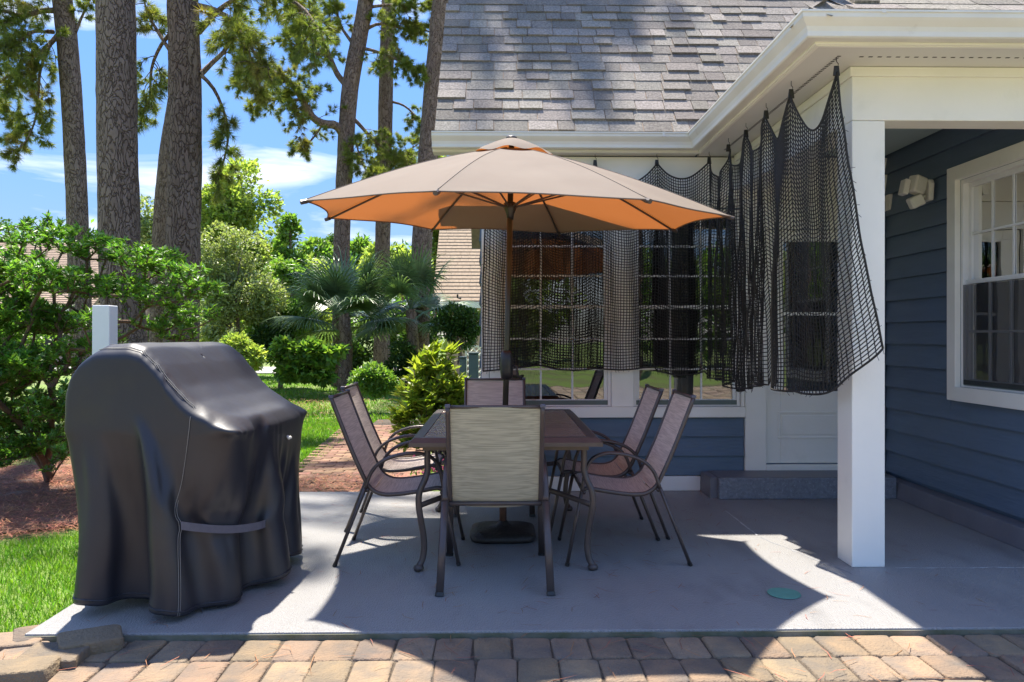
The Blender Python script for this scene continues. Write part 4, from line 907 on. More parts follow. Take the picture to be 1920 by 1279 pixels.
# seam: across the top near the end, then down the end panel's front edge
seamA = R(-63)
m = MB()
ln = [gv(NT_ - 1, R(-125) + (seamA - R(-125))*i/18) + Vector((0, -.003, .0035)) for i in range(19)]
ln += [outw(gv(NT_ + r, seamA), .0035) for r in range(1, NSK + 1)]
m.tube(ln, .0016, 5); obj('seam', m, M['seam'], gl, smooth=True)
def sd2(p): q = Vector((p.y - ctr.y, -(p.x - ctr.x), 0)); return p + Vector((.006, .008, .001))
m = MB(); m.tube([sd2(p) for p in ln], .0016, 5); obj('seam', m, M['seam'], gl, smooth=True)
m = MB(); ln = [gv(NT_ + NSK - 1, 2*math.pi*i/120) for i in range(121)]; m.tube([outw(p, .001) for p in ln], .0045, 5); obj('hem', m, M['cover'], gl, smooth=True)
# strap pulling the front corner together
za = None
def at_height(a, z):
    best = min(range(NSK), key=lambda r: abs(gv(NT_ + r, a).z - z)); return gv(NT_ + best, a)
A_, B_ = Vector(Wd[rA, jA]), Vector(Wd[rB, jB]); ln = []
for i in range(15):
    t = i/14; p = A_.lerp(B_, t); q = Vector((B_.y - A_.y, -(B_.x - A_.x), 0)).normalized(); ln.append(Vector((p.x, p.y, .43 - .085*t - .018*math.sin(math.pi*t))) + q*(.012 + .040*math.sin(math.pi*t)**.6))
m = MB(); vs = []
for p in ln: 
    q = p - ctr; q.z = 0; q.normalize(); vs += [p + Vector((0, 0, .019)), p - Vector((0, 0, .019)), p - Vector((0, 0, .019)) - q*.003, p + Vector((0, 0, .019)) - q*.003]
m.add(vs, [(4*i+k, 4*i+(k+1) % 4, 4*i+4+(k+1) % 4, 4*i+4+k) for i in range(14) for k in range(4)] + [(0, 3, 2, 1), (56, 57, 58, 59)]); obj('strap', m, M['strap'], gl)
p = outw(gv(NT_ + 5, R(12)), .006); m = MB(); m.tube([p, p + Vector((.012, -.006, -.012)), p + Vector((.022, -.006, -.004))], .009, 8); obj('toggle', m, M['lampw'], gl, smooth=True)
p = outw(gv(NT_ + NSK, R(-50)), .0); m = MB(); m.tube([p, p + Vector((.002, -.01, -.03)), p + Vector((.008, -.02, -.033))], .0022, 5); obj('cord', m, M['cover'], gl)

# ------------------------------------------------------------------ lamps on the walls
fl_ = Vector((SX, 5.63, 2.385))
t = thing('security_light', 'cream twin-head motion security light on the blue side wall of the porch', 'security light', (SX - .008, fl_.y, fl_.z))
m = MB(); m.prism([(0, -.050, -.075), (0, .050, -.075), (0, .062, .05), (0, .045, .085), (0, -.045, .085), (0, -.062, .05)], (SX - .05, fl_.y, fl_.z), (SX - .009, fl_.y, fl_.z)); obj('mount_plate', m, M['lampw'], t, bevel=.012)
for k, (dx, dz, rz_, sx, sz, ax) in enumerate(((-.118, .045, .25, .052, .066, .3), (-.125, -.078, -.45, .050, .044, -.2))):
    c = Vector((SX + dx, fl_.y - .01, fl_.z + dz)); m = MB(); m.box((-sx, -.045, -sz), (sx, .045, sz)); rm = Matrix.Rotation(rz_, 3, 'Y') @ Matrix.Rotation(ax, 3, 'Z')
    m.v = [tuple(rm @ Vector(v) + c) for v in m.v]; hd = obj('lamp_head', m, M['lampw'], t, bevel=.014)
    m = MB(); m.box((-sx*.8, -.050, -sz*.8), (sx*.8, -.0455, sz*.8)); m.v = [tuple(rm @ Vector(v) + c) for v in m.v]; obj('lens', m, M['lens'], hd, bevel=.003)
    m = MB(); m.tube([(SX - .045, fl_.y, fl_.z + dz*.3), c + Vector((.03, 0, 0))], .012, 8); obj('arm', m, M['lampw'], t, smooth=True)
c = Vector((SX - .205, fl_.y, fl_.z + .03)); m = MB(); m.box((-.022, -.04, -.058), (.022, .04, .058)); rm = Matrix.Rotation(.22, 3, 'Y'); m.v = [tuple(rm @ Vector(v) + c) for v in m.v]; obj('sensor', m, M['lampw'], t, bevel=.008)
m = MB(); m.tube([c, c + Vector((.07, 0, .01))], .010, 8); obj('arm', m, M['lampw'], t, smooth=True)
p = AY(1669, 380, WY); t = thing('wall_lantern', 'small white wall lamp beside the back door, half hidden by the porch post', 'wall lamp', (p.x, WY, p.z))
m = MB(); m.box((p.x - .045, WY - .02, p.z - .08), (p.x + .03, WY + .004, p.z + .08)); obj('backplate', m, M['lampw'], t, bevel=.006)
m = MB(); m.prism([(p.x - .05, WY - .022, p.z - .075), (p.x + .035, WY - .022, p.z - .075), (p.x + .035, WY - .022, p.z + .06), (p.x - .05, WY - .022, p.z + .06)], (0, 0, 0), (0, -.07, 0)); obj('shade', m, M['lampw'], t, bevel=.008)

# ================================================================== VEGETATION
def unit(a): return a / (np.linalg.norm(a, axis=-1, keepdims=True) + 1e-9)
def needles(P, D, K, ln, wd, spread=(.25, 1.15)):
    """P tuft roots, D tuft directions -> thin triangles fanning round D"""
    n = len(P); P = np.repeat(P, K, 0); D = unit(np.repeat(D, K, 0)); m_ = len(P)
    rnd = unit(np.cross(D, rng.normal(size=(m_, 3)))); th = rng.uniform(*spread, size=(m_, 1)); d = D*np.cos(th) + rnd*np.sin(th); d[:, 2] -= .10; d = unit(d)
    L_ = ln*rng.uniform(.7, 1.15, size=(m_, 1)); sd_ = unit(np.cross(d, rng.normal(size=(m_, 3))))*wd/2
    root = P - D*ln*.25*rng.uniform(0, 1, size=(m_, 1))
    v = np.stack([root - sd_, root + sd_, root + d*L_], 1).reshape(-1, 3); f = np.arange(m_*3).reshape(-1, 3); return v, f
def leaves(P, D, ln, wd, tilt=.5, fold=.25):
    """one rhombic folded leaf at each P pointing along D"""
    m_ = len(P); D = unit(D); S = unit(np.cross(D, np.array([[0, 0, 1.]]) + rng.normal(size=(m_, 3))*tilt)); N = np.cross(S, D)
    L_ = ln*rng.uniform(.7, 1.2, size=(m_, 1)); W_ = wd*rng.uniform(.8, 1.2, size=(m_, 1))
    v = np.stack([P, P + D*L_*.45 + S*W_/2 + N*W_*fold, P + D*L_, P + D*L_*.45 - S*W_/2 + N*W_*fold], 1).reshape(-1, 3)
    f = (np.arange(m_)*4)[:, None] + np.array([[0, 1, 2, 3]]); tri = np.concatenate([f[:, [0, 1, 2]], f[:, [0, 2, 3]]]); return v, tri
def cat(parts):
    vs, fs, n = [], [], 0
    for v, f in parts: vs.append(v); fs.append(f + n); n += len(v)
    return np.concatenate(vs), np.concatenate(fs)
def nz3(P, s, o=0.0): return np.array([mnoise.noise(Vector((p[0]*s + o, p[1]*s, p[2]*s))) for p in P])
def leafcloud(blobs, n, ln, wd, clump=1.2, gate=.0, up=.4, shell=.45):
    """blobs: (centre, rx, ry, rz)"""
    vol = np.array([b[1]*b[2]*b[3] for b in blobs])**.8; pick = rng.choice(len(blobs), size=int(n*1.8), p=vol/vol.sum())
    C_ = np.array([tuple(b[0]) for b in blobs])[pick]; Rr = np.array([b[1:4] for b in blobs])[pick]
    d = unit(rng.normal(size=(len(pick), 3))); r = rng.uniform(shell, 1.0, size=(len(pick), 1))**.6
    bump = 1 + .30*np.array([mnoise.noise(Vector((p[0]*2.2 + q*7.1, p[1]*2.2, p[2]*2.2))) for p, q in zip(d, pick)])[:, None]
    P = C_ + d*Rr*r*bump
    k = nz3(P, clump, 5.0) + rng.uniform(-.25, .25, size=len(P)); o = np.argsort(-k)[:n]; P, d = P[o], d[o]
    D = d*.7 + rng.normal(size=d.shape)*.6; D[:, 2] += up*.3
    return leaves(P, D, ln, wd)
def trunk_mesh(pts, rads, seg=.16, n=26, rough=.045, seed=0):
    P = smooth_path(pts, 10); RR = []
    tot = [0.0]
    for a, b in zip(P, P[1:]): tot.append(tot[-1] + (b - a).length)
    ks = np.linspace(0, tot[-1], len(pts)); k0 = np.cumsum([0] + [(Vector(b) - Vector(a)).length for a, b in zip(pts, pts[1:])]); k0 = k0/k0[-1]*tot[-1]
    N = max(4, int(tot[-1]/seg)); ss = np.linspace(0, tot[-1], N); xyz = np.array([tuple(p) for p in P]); q = np.stack([np.interp(ss, tot, xyz[:, i]) for i in range(3)], 1); rr = np.interp(ss, k0, rads)
    v = []
    for i in range(N):
        t = q[min(i+1, N-1)] - q[max(i-1, 0)]; t = t/np.linalg.norm(t); u = np.cross(t, (0, 1, 0)) if abs(t[1]) < .9 else np.cross(t, (1, 0, 0)); u /= np.linalg.norm(u); w_ = np.cross(t, u)
        for k in range(n):
            a = 2*math.pi*k/n; ca, sa = math.cos(a), math.sin(a)
            r = rr[i]*(1 + rough*mnoise.noise(Vector((ca*3 + seed, sa*3, ss[i]*1.4))) + rough*.8*mnoise.noise(Vector((ca*9 + seed, sa*9, ss[i]*5))))
            v.append(q[i] + u*ca*r + w_*sa*r)
    idx = np.arange(N*n).reshape(N, n); nxt = np.roll(idx, -1, 1)
    f = np.stack([idx[:-1], nxt[:-1], nxt[1:], idx[1:]], -1).reshape(-1, 4); return np.array(v), f
def spray(path, ntw, tw_len, K, nl, nw, droop=.35, start=.25, dens=7):
    """twigs and needle tufts along the outer part of a branch"""
    xyz = np.array([tuple(p) for p in path]); cum = np.r_[0, np.cumsum(np.linalg.norm(np.diff(xyz, axis=0), axis=1))]; tw = MB(); P, D = [], []
    for k in range(ntw):
        s = (start + (1 - start)*(k + rng.uniform())/ntw)*cum[-1]; p = np.array([np.interp(s, cum, xyz[:, i]) for i in range(3)]); i = min(np.searchsorted(cum, s), len(xyz)-1); t = unit(xyz[i] - xyz[max(i-1, 0)] + 1e-6)
        d = unit(unit(rng.normal(size=3)*np.array([1, 1, .6]))*.9 + t*.6); L_ = tw_len*rng.uniform(.45, 1.15)*(1.05 - .35*s/cum[-1]); pts = [p]; m_ = 6
        for j in range(m_):
            d = unit(d + rng.normal(size=3)*.18 + np.array([0, 0, -.09*droop*2])); pts.append(pts[-1] + d*L_/m_)
        tw.tube([Vector(x) for x in pts], [.010*(1 - .12*j) for j in range(m_+1)], 4, cap=False)
        arr = np.array(pts); 
        for j in range(dens):
            q = rng.uniform(.3, 1.0)*m_; a = int(min(q, m_-1)); pp = arr[a] + (arr[a+1] - arr[a])*(q - a); dd = unit(arr[a+1] - arr[a]) + rng.normal(size=3)*.55 + np.array([0, 0, .25]); dd = unit(dd)
            so = rng.uniform(0, .12); P.append(pp + dd*so); D.append(dd)
        P.append(arr[-1]); D.append(unit(arr[-1] - arr[-2]))
    v, f = needles(np.array(P), np.array(D), K, nl, nw); return tw, (v, f)
def px_path(pts, Y, dY=0.0):
    n = len(pts); return [AY(p[0], p[1], Y + (p[2] if len(p) > 2 else dY*i/max(1, n-1))) for i, p in enumerate(pts)]
G_P = 'tall pines standing beyond the patio'
def pine(label, trunk_px, Y, rpx, branches, top=20.0, crown=(12, 19, 9, 3.2), seed=0, kt=1.0, crown_dir=None, extra=()):
    """trunk_px: points bottom to top in the photo; branches: (px points, radius, twigs, twig length, droop)"""
    pts = px_path(trunk_px, Y); rad = [r/2/F*Y for r in rpx]
    d = (pts[-1] - pts[-2]).normalized(); g0_ = Vector((pts[0].x, pts[0].y, GZ - .15)); pts = [g0_] + pts; rad = [rad[0]*1.25] + rad
    while pts[-1].z < top: pts.append(pts[-1] + (d*.6 + Vector((0, 0, .8))).normalized()*3.0); rad.append(rad[-1]*.80)
    t = thing('pine_tree', label, 'pine tree', g0_, G_P)
    v, f = trunk_mesh(pts, rad, seed=seed); obj('trunk', (v, f), M['bark'], t, smooth=True)
    need = []; tws = MB(); nw = .0005*Y + .0028
    for b in branches:
        bp, r0, ntw, tl, dr = b[:5]; dy = b[5] if len(b) > 5 else random.uniform(-1.2, .4)
        P = px_path(bp, Y, dy); sp_ = smooth_path(P, 5)
        v, f = trunk_mesh(P, list(np.linspace(r0, max(.012, r0*.3), len(P))), seg=.14, n=9, rough=.10, seed=seed+len(need)); obj('branch', (v, f), M['bark_s'], t, smooth=True)
        tw, nd = spray(sp_, int(ntw*kt), tl, 36, .165, nw, dr, start=(b[6] if len(b) > 6 else .25)); n0 = len(tws.v); tws.add(tw.v, tw.f); need.append(nd)
    # crown above the frame
    z0, z1, nb_, rl = crown; ax = smooth_path(pts, 4)
    for k in range(nb_):
        z = z0 + (z1 - z0)*(k + .5)/nb_; p = min(ax, key=lambda q: abs(q.z - z)); a = k*2.4 + seed
        if crown_dir is not None: a = crown_dir + rng.uniform(-.55, .55)
        L_ = rl*rng.uniform(.7, 1.1)*(1.15 - .5*k/nb_); dd = Vector((math.cos(a), math.sin(a), .18)); P = [p, p + dd*L_*.35 + Vector((0, 0, .15)), p + dd*L_*.7, p + dd*L_ + Vector((0, 0, -.1))]
        v, f = trunk_mesh(P, [.09, .065, .045, .02], seg=.3, n=7, seed=k); obj('branch', (v, f), M['bark_s'], t, smooth=True)
        tw, nd = spray(smooth_path(P, 4), 16, .9, 10, .20, .022, .3, (.42 if crown_dir is not None else .15), dens=6); tws.add(tw.v, tw.f); need.append(nd)
    for P in extra:        # long limbs that reach out over the yard above the frame
        P = [Vector(p) for p in P]; v, f = trunk_mesh(P, list(np.linspace(.09, .025, len(P))), seg=.3, n=7, seed=5); obj('branch', (v, f), M['bark_s'], t, smooth=True)
        tw, nd = spray(smooth_path(P, 6), (44 if len(extra) > 1 else 15), .75, 16, .20, .018, .3, .62, dens=9); tws.add(tw.v, tw.f); need.append(nd)
    o = obj('twigs', tws, M['bark_s'], t); o['kind'] = 'stuff'
    v, f = cat(need); o = obj('crown', (v, f), M['needle'], t); o['kind'] = 'stuff'
    return t
pine('thick pine trunk second from the left edge, rising behind the shrub', [(240, 700), (229, 560), (223, 420), (219, 200), (217, 0), (214, -120)], 12.0, [74, 74, 71, 69, 66, 62],
     [], crown=(12, 17, 3, 4.2), seed=1, crown_dir=0.05, extra=([(-6, 12, 12.3), (-4.9, 11.2, 13.2), (-3.9, 10.4, 13.8), (-2.6, 9.6, 13.8)],))
pine('thick pine trunk just right of the thickest one, third large trunk from the left', [(338, 700), (342, 560), (345, 420), (347, 200), (343, 0), (340, -120)], 13.0, [62, 61, 59, 58, 54, 50],
     [([(368, 10), (410, 22), (450, 60), (478, 100), (505, 130)], .05, 26, .75, .5, -1.0, .3),
      ([(372, 60), (410, 20), (450, -5), (520, -20)], .06, 26, .9, .3, -.8, .25),
      ([(376, 140), (398, 118), (425, 90), (434, 52), (440, 20)], .05, 15, .6, .5, .6, .3),
      ([(376, 140), (400, 165), (418, 205), (428, 250), (420, 300), (404, 345)], .035, 20, .50, .9, .3, .25),
      ([(430, 60), (460, 90), (480, 130), (490, 175)], .02, 15, .5, .9, -.4, .1),
      ([(322, 60), (300, 88), (284, 130), (280, 190), (262, 225)], .035, 20, .5, .8, .5, .3),
      ([(322, 100), (296, 60), (275, 20), (268, -20)], .035, 18, .6, .4, .3, .3),
      ([(372, -10), (480, -20), (560, 10), (600, 60)], .06, 30, .8, .5, -1.2, .35)], crown=(12.5, 17.5, 3, 4.6), seed=2, crown_dir=-0.1, extra=([(-5.4, 13, 13.2), (-3.6, 12.2, 13.9), (-1.8, 11.4, 14.0), (-.2, 10.8, 13.6)], [(-5.4, 13, 14.6), (-3.4, 12.4, 15.4), (-1.5, 11.8, 15.2), (.0, 11.6, 15.0)]))
pine('leaning thin pine partly hidden behind the third large trunk', [(292, 700), (296, 560), (302, 420), (316, 280), (338, 140), (352, 20), (360, -60)], 20.0, [27, 27, 28, 30, 28, 26, 24], [], crown=(13, 19, 5, 3), seed=3)
pine('slim pine at the far left, first trunk from the left edge', [(156, 700), (150, 560), (145, 400), (138, 250), (128, 100), (117, 0), (108, -100)], 17.0, [38, 38, 37, 36, 36, 34, 32],
     [([(122, 50), (96, 80), (72, 102), (48, 110), (20, 140), (-10, 160)], .06, 34, .9, .6, -.8, .15),
      ([(96, 80), (76, 130), (72, 180), (66, 225), (50, 262), (30, 285)], .035, 34, .6, .9, -.4, .15),
      ([(118, 20), (80, 20), (40, 30), (0, 20), (-40, 40)], .07, 40, 1.0, .5, -1.0, .1),
      ([(100, 60), (60, 60), (20, 90), (-20, 100)], .05, 34, .9, .6, -1.5, .1),
      ([(112, -10), (60, -30), (0, -30)], .07, 34, 1.0, .5, -.6, .1),
      ([(142, 60), (152, 35), (166, 5), (172, -20)], .035, 12, .5, .5, .3, .3),
      ([(20, 140), (10, 190), (30, 230), (22, 262)], .025, 26, .55, .9, 0, .1)], crown=(12, 19, 7, 3), seed=4)
pine('forked pine with a long crooked limb, left of the umbrella top', [(640, 716), (640, 600), (641, 450), (647, 300), (656, 170), (672, 80), (686, 0), (694, -80)], 20.5, [36, 33, 30, 30, 31, 30, 28, 26],
     [([(646, 256), (630, 236), (606, 232), (585, 218), (566, 185), (548, 160), (520, 140), (488, 132), (462, 150)], .13, 54, .85, .5, -1.5, .28),
      ([(566, 185), (540, 190), (505, 185), (478, 200)], .05, 26, .6, .6, -.6, .05),
      ([(606, 232), (588, 258), (570, 275), (556, 268)], .03, 12, .45, .9, .4, .3),
      ([(650, 160), (632, 138), (616, 100), (604, 70), (585, 50), (560, 40)], .09, 36, .8, .4, .8, .35),
      ([(616, 100), (590, 100), (560, 90), (535, 70)], .05, 30, .7, .5, -.3, .1),
      ([(674, 90), (700, 95), (740, 110), (780, 130), (815, 150)], .05, 34, .7, .5, -.5, .2),
      ([(678, 60), (710, 45), (750, 52), (800, 58), (830, 70)], .05, 34, .7, .5, .5, .2),
      ([(684, 15), (720, 10), (770, 8), (825, 6)], .05, 28, .6, .4, .2, .2),
      ([(655, 215), (675, 235), (700, 262), (730, 285), (770, 305), (790, 325)], .06, 40, .7, .6, .8, .2),
      ([(655, 230), (668, 270), (680, 310), (700, 330)], .03, 20, .6, .7, -.5, .25),
      ([(660, 80), (640, 50), (628, 10), (615, -20)], .05, 22, .6, .5, .4, .3)], crown=(13.5, 20, 6, 3), seed=5, kt=1.3)
pine('slender straight pine between the forked pine and the house roof', [(716, 690), (716, 560), (718, 430), (721, 300), (724, 150), (729, 0), (733, -100)], 22.5, [32, 28, 28, 27, 27, 26, 24],
     [([(732, 190), (760, 200), (790, 230), (812, 262)], .04, 18, .6, .6, -.5, .3), ([(712, 330), (740, 300), (770, 280), (795, 262)], .04, 28, .65, .6, .6, .2)], crown=(14, 20, 5, 3), seed=6)
pine('leaning pine directly beside the left edge of the roof', [(782, 700), (786, 600), (790, 480), (799, 340), (810, 200), (820, 90), (829, -10), (838, -100)], 20.0, [42, 40, 38, 37, 36, 35, 34, 32],
     [([(800, 330), (780, 345), (760, 338), (742, 350)], .04, 20, .55, .7, -.5, .2)], crown=(13, 20, 6, 3), seed=7)

# ---- broadleaf trees and shrubs behind
def tree(name, label, cat_, blobs_px, Y, n, ln, wd, mt, trunk=None, group=None, flat=1.0, dy=1.0, clump=.8, kind=None):
    bl = []
    for b in blobs_px:
        px, py, r = b[:3]; yy = Y + (b[3] if len(b) > 3 else 0); c = AY(px, py, yy); rr = r/F*yy; bl.append((c, rr, rr*dy, rr*flat))
    base_ = AY(trunk[0], 700, Y) if trunk else bl[0][0]; loc = (base_.x, base_.y, GZ)
    t = thing(name, label, cat_, loc, group)
    if trunk:
        top_ = AY(trunk[1], trunk[2], Y); r = trunk[3]/2/F*Y
        v, f = trunk_mesh([Vector(loc) - Vector((0, 0, .1)), Vector(loc).lerp(top_, .5) + Vector((.1, 0, 0)), top_], [r*1.1, r*.9, r*.5], seg=.3, n=9); obj('trunk', (v, f), M['bark_s'], t, smooth=True)
        m_ = MB()
        for c, rx, ry_, rz_ in bl:
            s_ = Vector(loc).lerp(top_, random.uniform(.45, .95)); m_.tube([s_, s_.lerp(c, .5) + Vector((0, 0, .1)), c], [r*.4, r*.28, r*.12], 5, cap=False)
        o = obj('limbs', m_, M['bark_s'], t, smooth=True); o['kind'] = 'stuff'
    v, f = leafcloud(bl, n, ln, wd, clump); o = obj('crown' if trunk else 'foliage', (v, f), M[mt], t); o['kind'] = 'stuff'
    return t
tree('broadleaf_tree', 'tall sunlit yellow-green tree right of the large pine trunks', 'tree', [(452, 345, 44), (420, 390, 46), (478, 385, 44), (450, 430, 60), (500, 450, 36), (405, 450, 40), (440, 500, 60), (490, 510, 40)], 26, 15000, .20, .10, 'leaf_y', (455, 452, 380, 16))
tree('broadleaf_tree', 'narrow pointed green tree right of the tall sunlit tree', 'tree', [(543, 418, 14), (547, 440, 20), (536, 462, 20), (556, 475, 20), (538, 495, 26), (560, 515, 24), (528, 525, 26), (545, 545, 30)], 24, 5200, .17, .09, 'leaf_g', (543, 543, 430, 8))
tree('broadleaf_shrub', 'tall pale silvery shrub between the large trunks and the palmetto', 'shrub', [(412, 450, 34), (455, 470, 40), (420, 500, 44), (470, 510, 44), (400, 555, 50), (450, 560, 58), (505, 560, 34), (430, 610, 50), (385, 600, 40)], 19, 15000, .10, .055, 'leaf_p', (438, 440, 520, 8))
tree('broadleaf_tree', 'rounded deep green tree left of the palmetto fans', 'tree', [(530, 520, 36), (510, 560, 40), (545, 570, 38), (505, 610, 40), (540, 620, 36)], 20, 9000, .12, .07, 'leaf_g', (525, 526, 540, 9))
tree('broadleaf_tree', 'distant pale tree seen between the second and third trunks', 'tree', [(272, 400, 30), (280, 440, 40), (262, 470, 36)], 34, 3600, .22, .13, 'leaf_p', (275, 275, 420, 8))
tree('broadleaf_tree', 'bright tree between the slender pine and the leaning pine', 'tree', [(740, 480, 26), (766, 500, 30), (750, 530, 30)], 34, 4500, .22, .12, 'leaf_y', (752, 752, 500, 6))
tree('broadleaf_tree', 'bright yellow-green tree filling the gap beside the neighbour roof', 'tree', [(812, 300, 20), (806, 360, 24), (822, 420, 26), (812, 480, 30), (808, 530, 24), (826, 340, 18)], 30, 6000, .20, .11, 'leaf_y', (812, 812, 400, 7))
for k, (px, py, r, Y, mt) in enumerate(((592, 475, 30, 46, 'leaf_g'), (628, 470, 26, 52, 'leaf_d'), (672, 470, 26, 48, 'leaf_g'), (702, 485, 24, 44, 'leaf_y'), (586, 520, 32, 40, 'leaf_y'), (655, 510, 30, 38, 'leaf_g'), (30, 470, 40, 60, 'leaf_g'), (-20, 450, 44, 52, 'leaf_d'))):
    lbs = ('far round tree left of the forked pine trunk, above the palmetto', 'far dark tree directly behind the forked pine trunk', 'far green tree right of the forked pine trunk', 'far yellow-green tree left of the slender pine', 'far bright low tree left of the forked pine', 'far green low tree above the palmetto fans', 'far green tree at the left edge above the shrub', 'far dark tree cut by the left edge')
    tree('broadleaf_tree', lbs[k], 'tree', [(px, py, r), (px - r*.5, py + r*.8, r*.9), (px + r*.6, py + r*.8, r*.8), (px, py + r*1.6, r)], Y, 3200, .30, .17, mt, (px, px, py, 5))
# far woods: one mass that closes the view
bl = []
for k in range(46):
    px = -500 + k*52 + random.uniform(-20, 20); Y = random.uniform(62, 85); c = AY(px, random.uniform(508, 560), Y); r = random.uniform(3.0, 4.6); bl.append((c, r*1.3, r, r))
v, f = leafcloud(bl, 30000, .55, .32, .25); tag(obj('far_woods', (v, f), M['leaf_g']), 'distant line of woods closing the yard behind the trees', 'woods', kind='stuff')
# low shrubs
tree('leafy_bush', 'low big-leaved bright bush left of the forked pine base', 'bush', [(552, 665, 18), (585, 660, 20), (620, 668, 14), (530, 652, 14), (575, 690, 24), (606, 700, 18), (540, 695, 18), (640, 660, 8), (515, 668, 12)], 16.5, 2300, .17, .12, 'leaf_g')
tree('leafy_bush', 'dark bush behind the big-leaved bush, left of the palmetto', 'bush', [(500, 640, 30), (530, 650, 26), (470, 650, 30)], 19, 3000, .10, .07, 'leaf_d')
tree('leafy_bush', 'small round bush at the foot of the slender pine', 'bush', [(700, 705, 24), (680, 715, 22), (722, 718, 20), (700, 725, 22)], 13.5, 3000, .09, .045, 'leaf_g')
tree('leafy_bush', 'dim bush between the slender pine and the leaning pine', 'bush', [(752, 660, 22), (745, 690, 22), (770, 680, 20)], 18, 2200, .10, .06, 'leaf_d')
tree('leafy_bush', 'low bright undergrowth seen between the covered grill and the trees', 'bush', [(440, 655, 28), (470, 672, 24), (415, 668, 24)], 15, 2600, .10, .06, 'leaf_y')
tree('clipped_tree', 'small round-headed dark green tree in front of the neighbour house', 'tree', [(852, 600, 30), (880, 605, 28), (830, 615, 24), (866, 628, 30)], 17.5, 6500, .085, .05, 'leaf_d', (858, 858, 630, 7))
tree('leafy_bush', 'low hedge bush at the left edge beyond the mulch bed', 'bush', [(30, 640, 44), (80, 650, 36), (-20, 630, 50)], 20, 4200, .13, .08, 'leaf_g')

for k, (px, py, r, Y, mt, n_) in enumerate(((345, 600, 44, 23, 'leaf_y', 4500), (395, 610, 34, 24, 'leaf_g', 3500), (300, 620, 34, 22, 'leaf_g', 3500), (620, 590, 40, 26, 'leaf_g', 5000), (585, 600, 34, 24, 'leaf_y', 4000), (690, 600, 34, 25, 'leaf_d', 4000), (740, 600, 34, 24, 'leaf_g', 4000), (460, 625, 36, 22, 'leaf_y', 4000), (650, 655, 22, 24, 'leaf_d', 2000), (790, 620, 26, 23, 'leaf_d', 2600), (225, 600, 34, 26, 'leaf_y', 3000))):
    lbs = ('bright bush seen between the third trunk and the grill', 'green bush behind the two wooden posts', 'green bush between the second and third trunks', 'green bush behind the left palmetto', 'bright bush left of the left palmetto', 'dark bush between the forked and the slender pine', 'green bush behind the right palmetto', 'bright bush right of the two wooden posts', 'low dark bush at the foot of the left palmetto', 'dark bush behind the leaning pine', 'bright bush behind the white post')
    tree('leafy_bush', lbs[k], 'bush', [(px, py, r), (px - r*.7, py + r*.7, r*.8), (px + r*.7, py + r*.6, r*.85), (px, py + r*1.3, r*.9), (px + r*.3, py - r*.5, r*.5)], Y, n_, .14, .08, mt)
# palmettos
def palmetto(label, cpx, cpy, Y, nf, rad, seed, tr_px=None):
    r = np.random.default_rng(seed); c = AY(cpx, cpy, Y); t = thing('palmetto', label, 'palmetto', (c.x, c.y, GZ), 'fan palmettos behind the lawn')
    v, f = trunk_mesh([Vector((c.x, c.y, GZ - .1)), Vector((c.x + .05, c.y, c.z*.5)), c], [.17, .15, .12], seg=.15, n=12, rough=.25); obj('trunk', (v, f), M['bark_s'], t, smooth=True)
    for k in range(nf):
        a = 2*math.pi*k/nf*2.4 + r.uniform(-.2, .2); el = r.uniform(-.45, 1.2); pl = rad*r.uniform(.7, 1.0)
        d = np.array([math.cos(a)*math.cos(el), math.sin(a)*math.cos(el), math.sin(el)]); p0 = np.array(c); hub = p0 + d*pl*.8 + np.array([0, 0, -.10*math.cos(el)])
        mid = p0 + d*pl*.45 + np.array([0, 0, .05])
        m_ = MB(); m_.tube([Vector(p0), Vector(mid), Vector(hub)], [.014, .011, .009], 5); fr = obj('frond', m_, M['palm'], t)
        side = unit(np.cross(d, (0, 0, 1.)) + 1e-6); nl = 34; parts = []; vs, fs = [], []
        upv = np.cross(side, d)
        for j in range(nl):
            b = (-1 + 2*j/(nl-1))*2.1; L_ = rad*.78*(1 - .28*abs(b/2.1)**2)*r.uniform(.9, 1.08); dd = d*math.cos(b) + side*math.sin(b) + upv*(.22*math.cos(b*1.2)); dd = unit(dd)
            s_ = unit(np.cross(dd, upv)); pts = []; cur = hub.copy(); n_ = 5
            for q in range(n_ + 1):
                w_ = .024*(1 - (q/n_)**2)*(.35 + .65*min(1, q*1.2)) + .0015; pts.append((cur.copy(), w_)); cur = cur + dd*L_/n_; dd = unit(dd + np.array([0, 0, -.105*(q+.5)*(1 + r.uniform(-.3, .5))]))
            n0 = len(vs)
            for (p, w_) in pts: vs += [p - s_*w_, p + upv*w_*.5, p + s_*w_]
            for q in range(n_): fs += [(n0+3*q, n0+3*q+1, n0+3*q+4, n0+3*q+3), (n0+3*q+1, n0+3*q+2, n0+3*q+5, n0+3*q+4)]
        o = obj('leaf_blade', (np.array(vs), np.array(fs)), M['palm'], fr)
palmetto('large fan palmetto left of the slender pine trunk, fronds drooping', 645, 588, 18.5, 28, 1.35, 3)
palmetto('fan palmetto between the slender and the leaning pine', 770, 580, 18.6, 22, 1.2, 5)

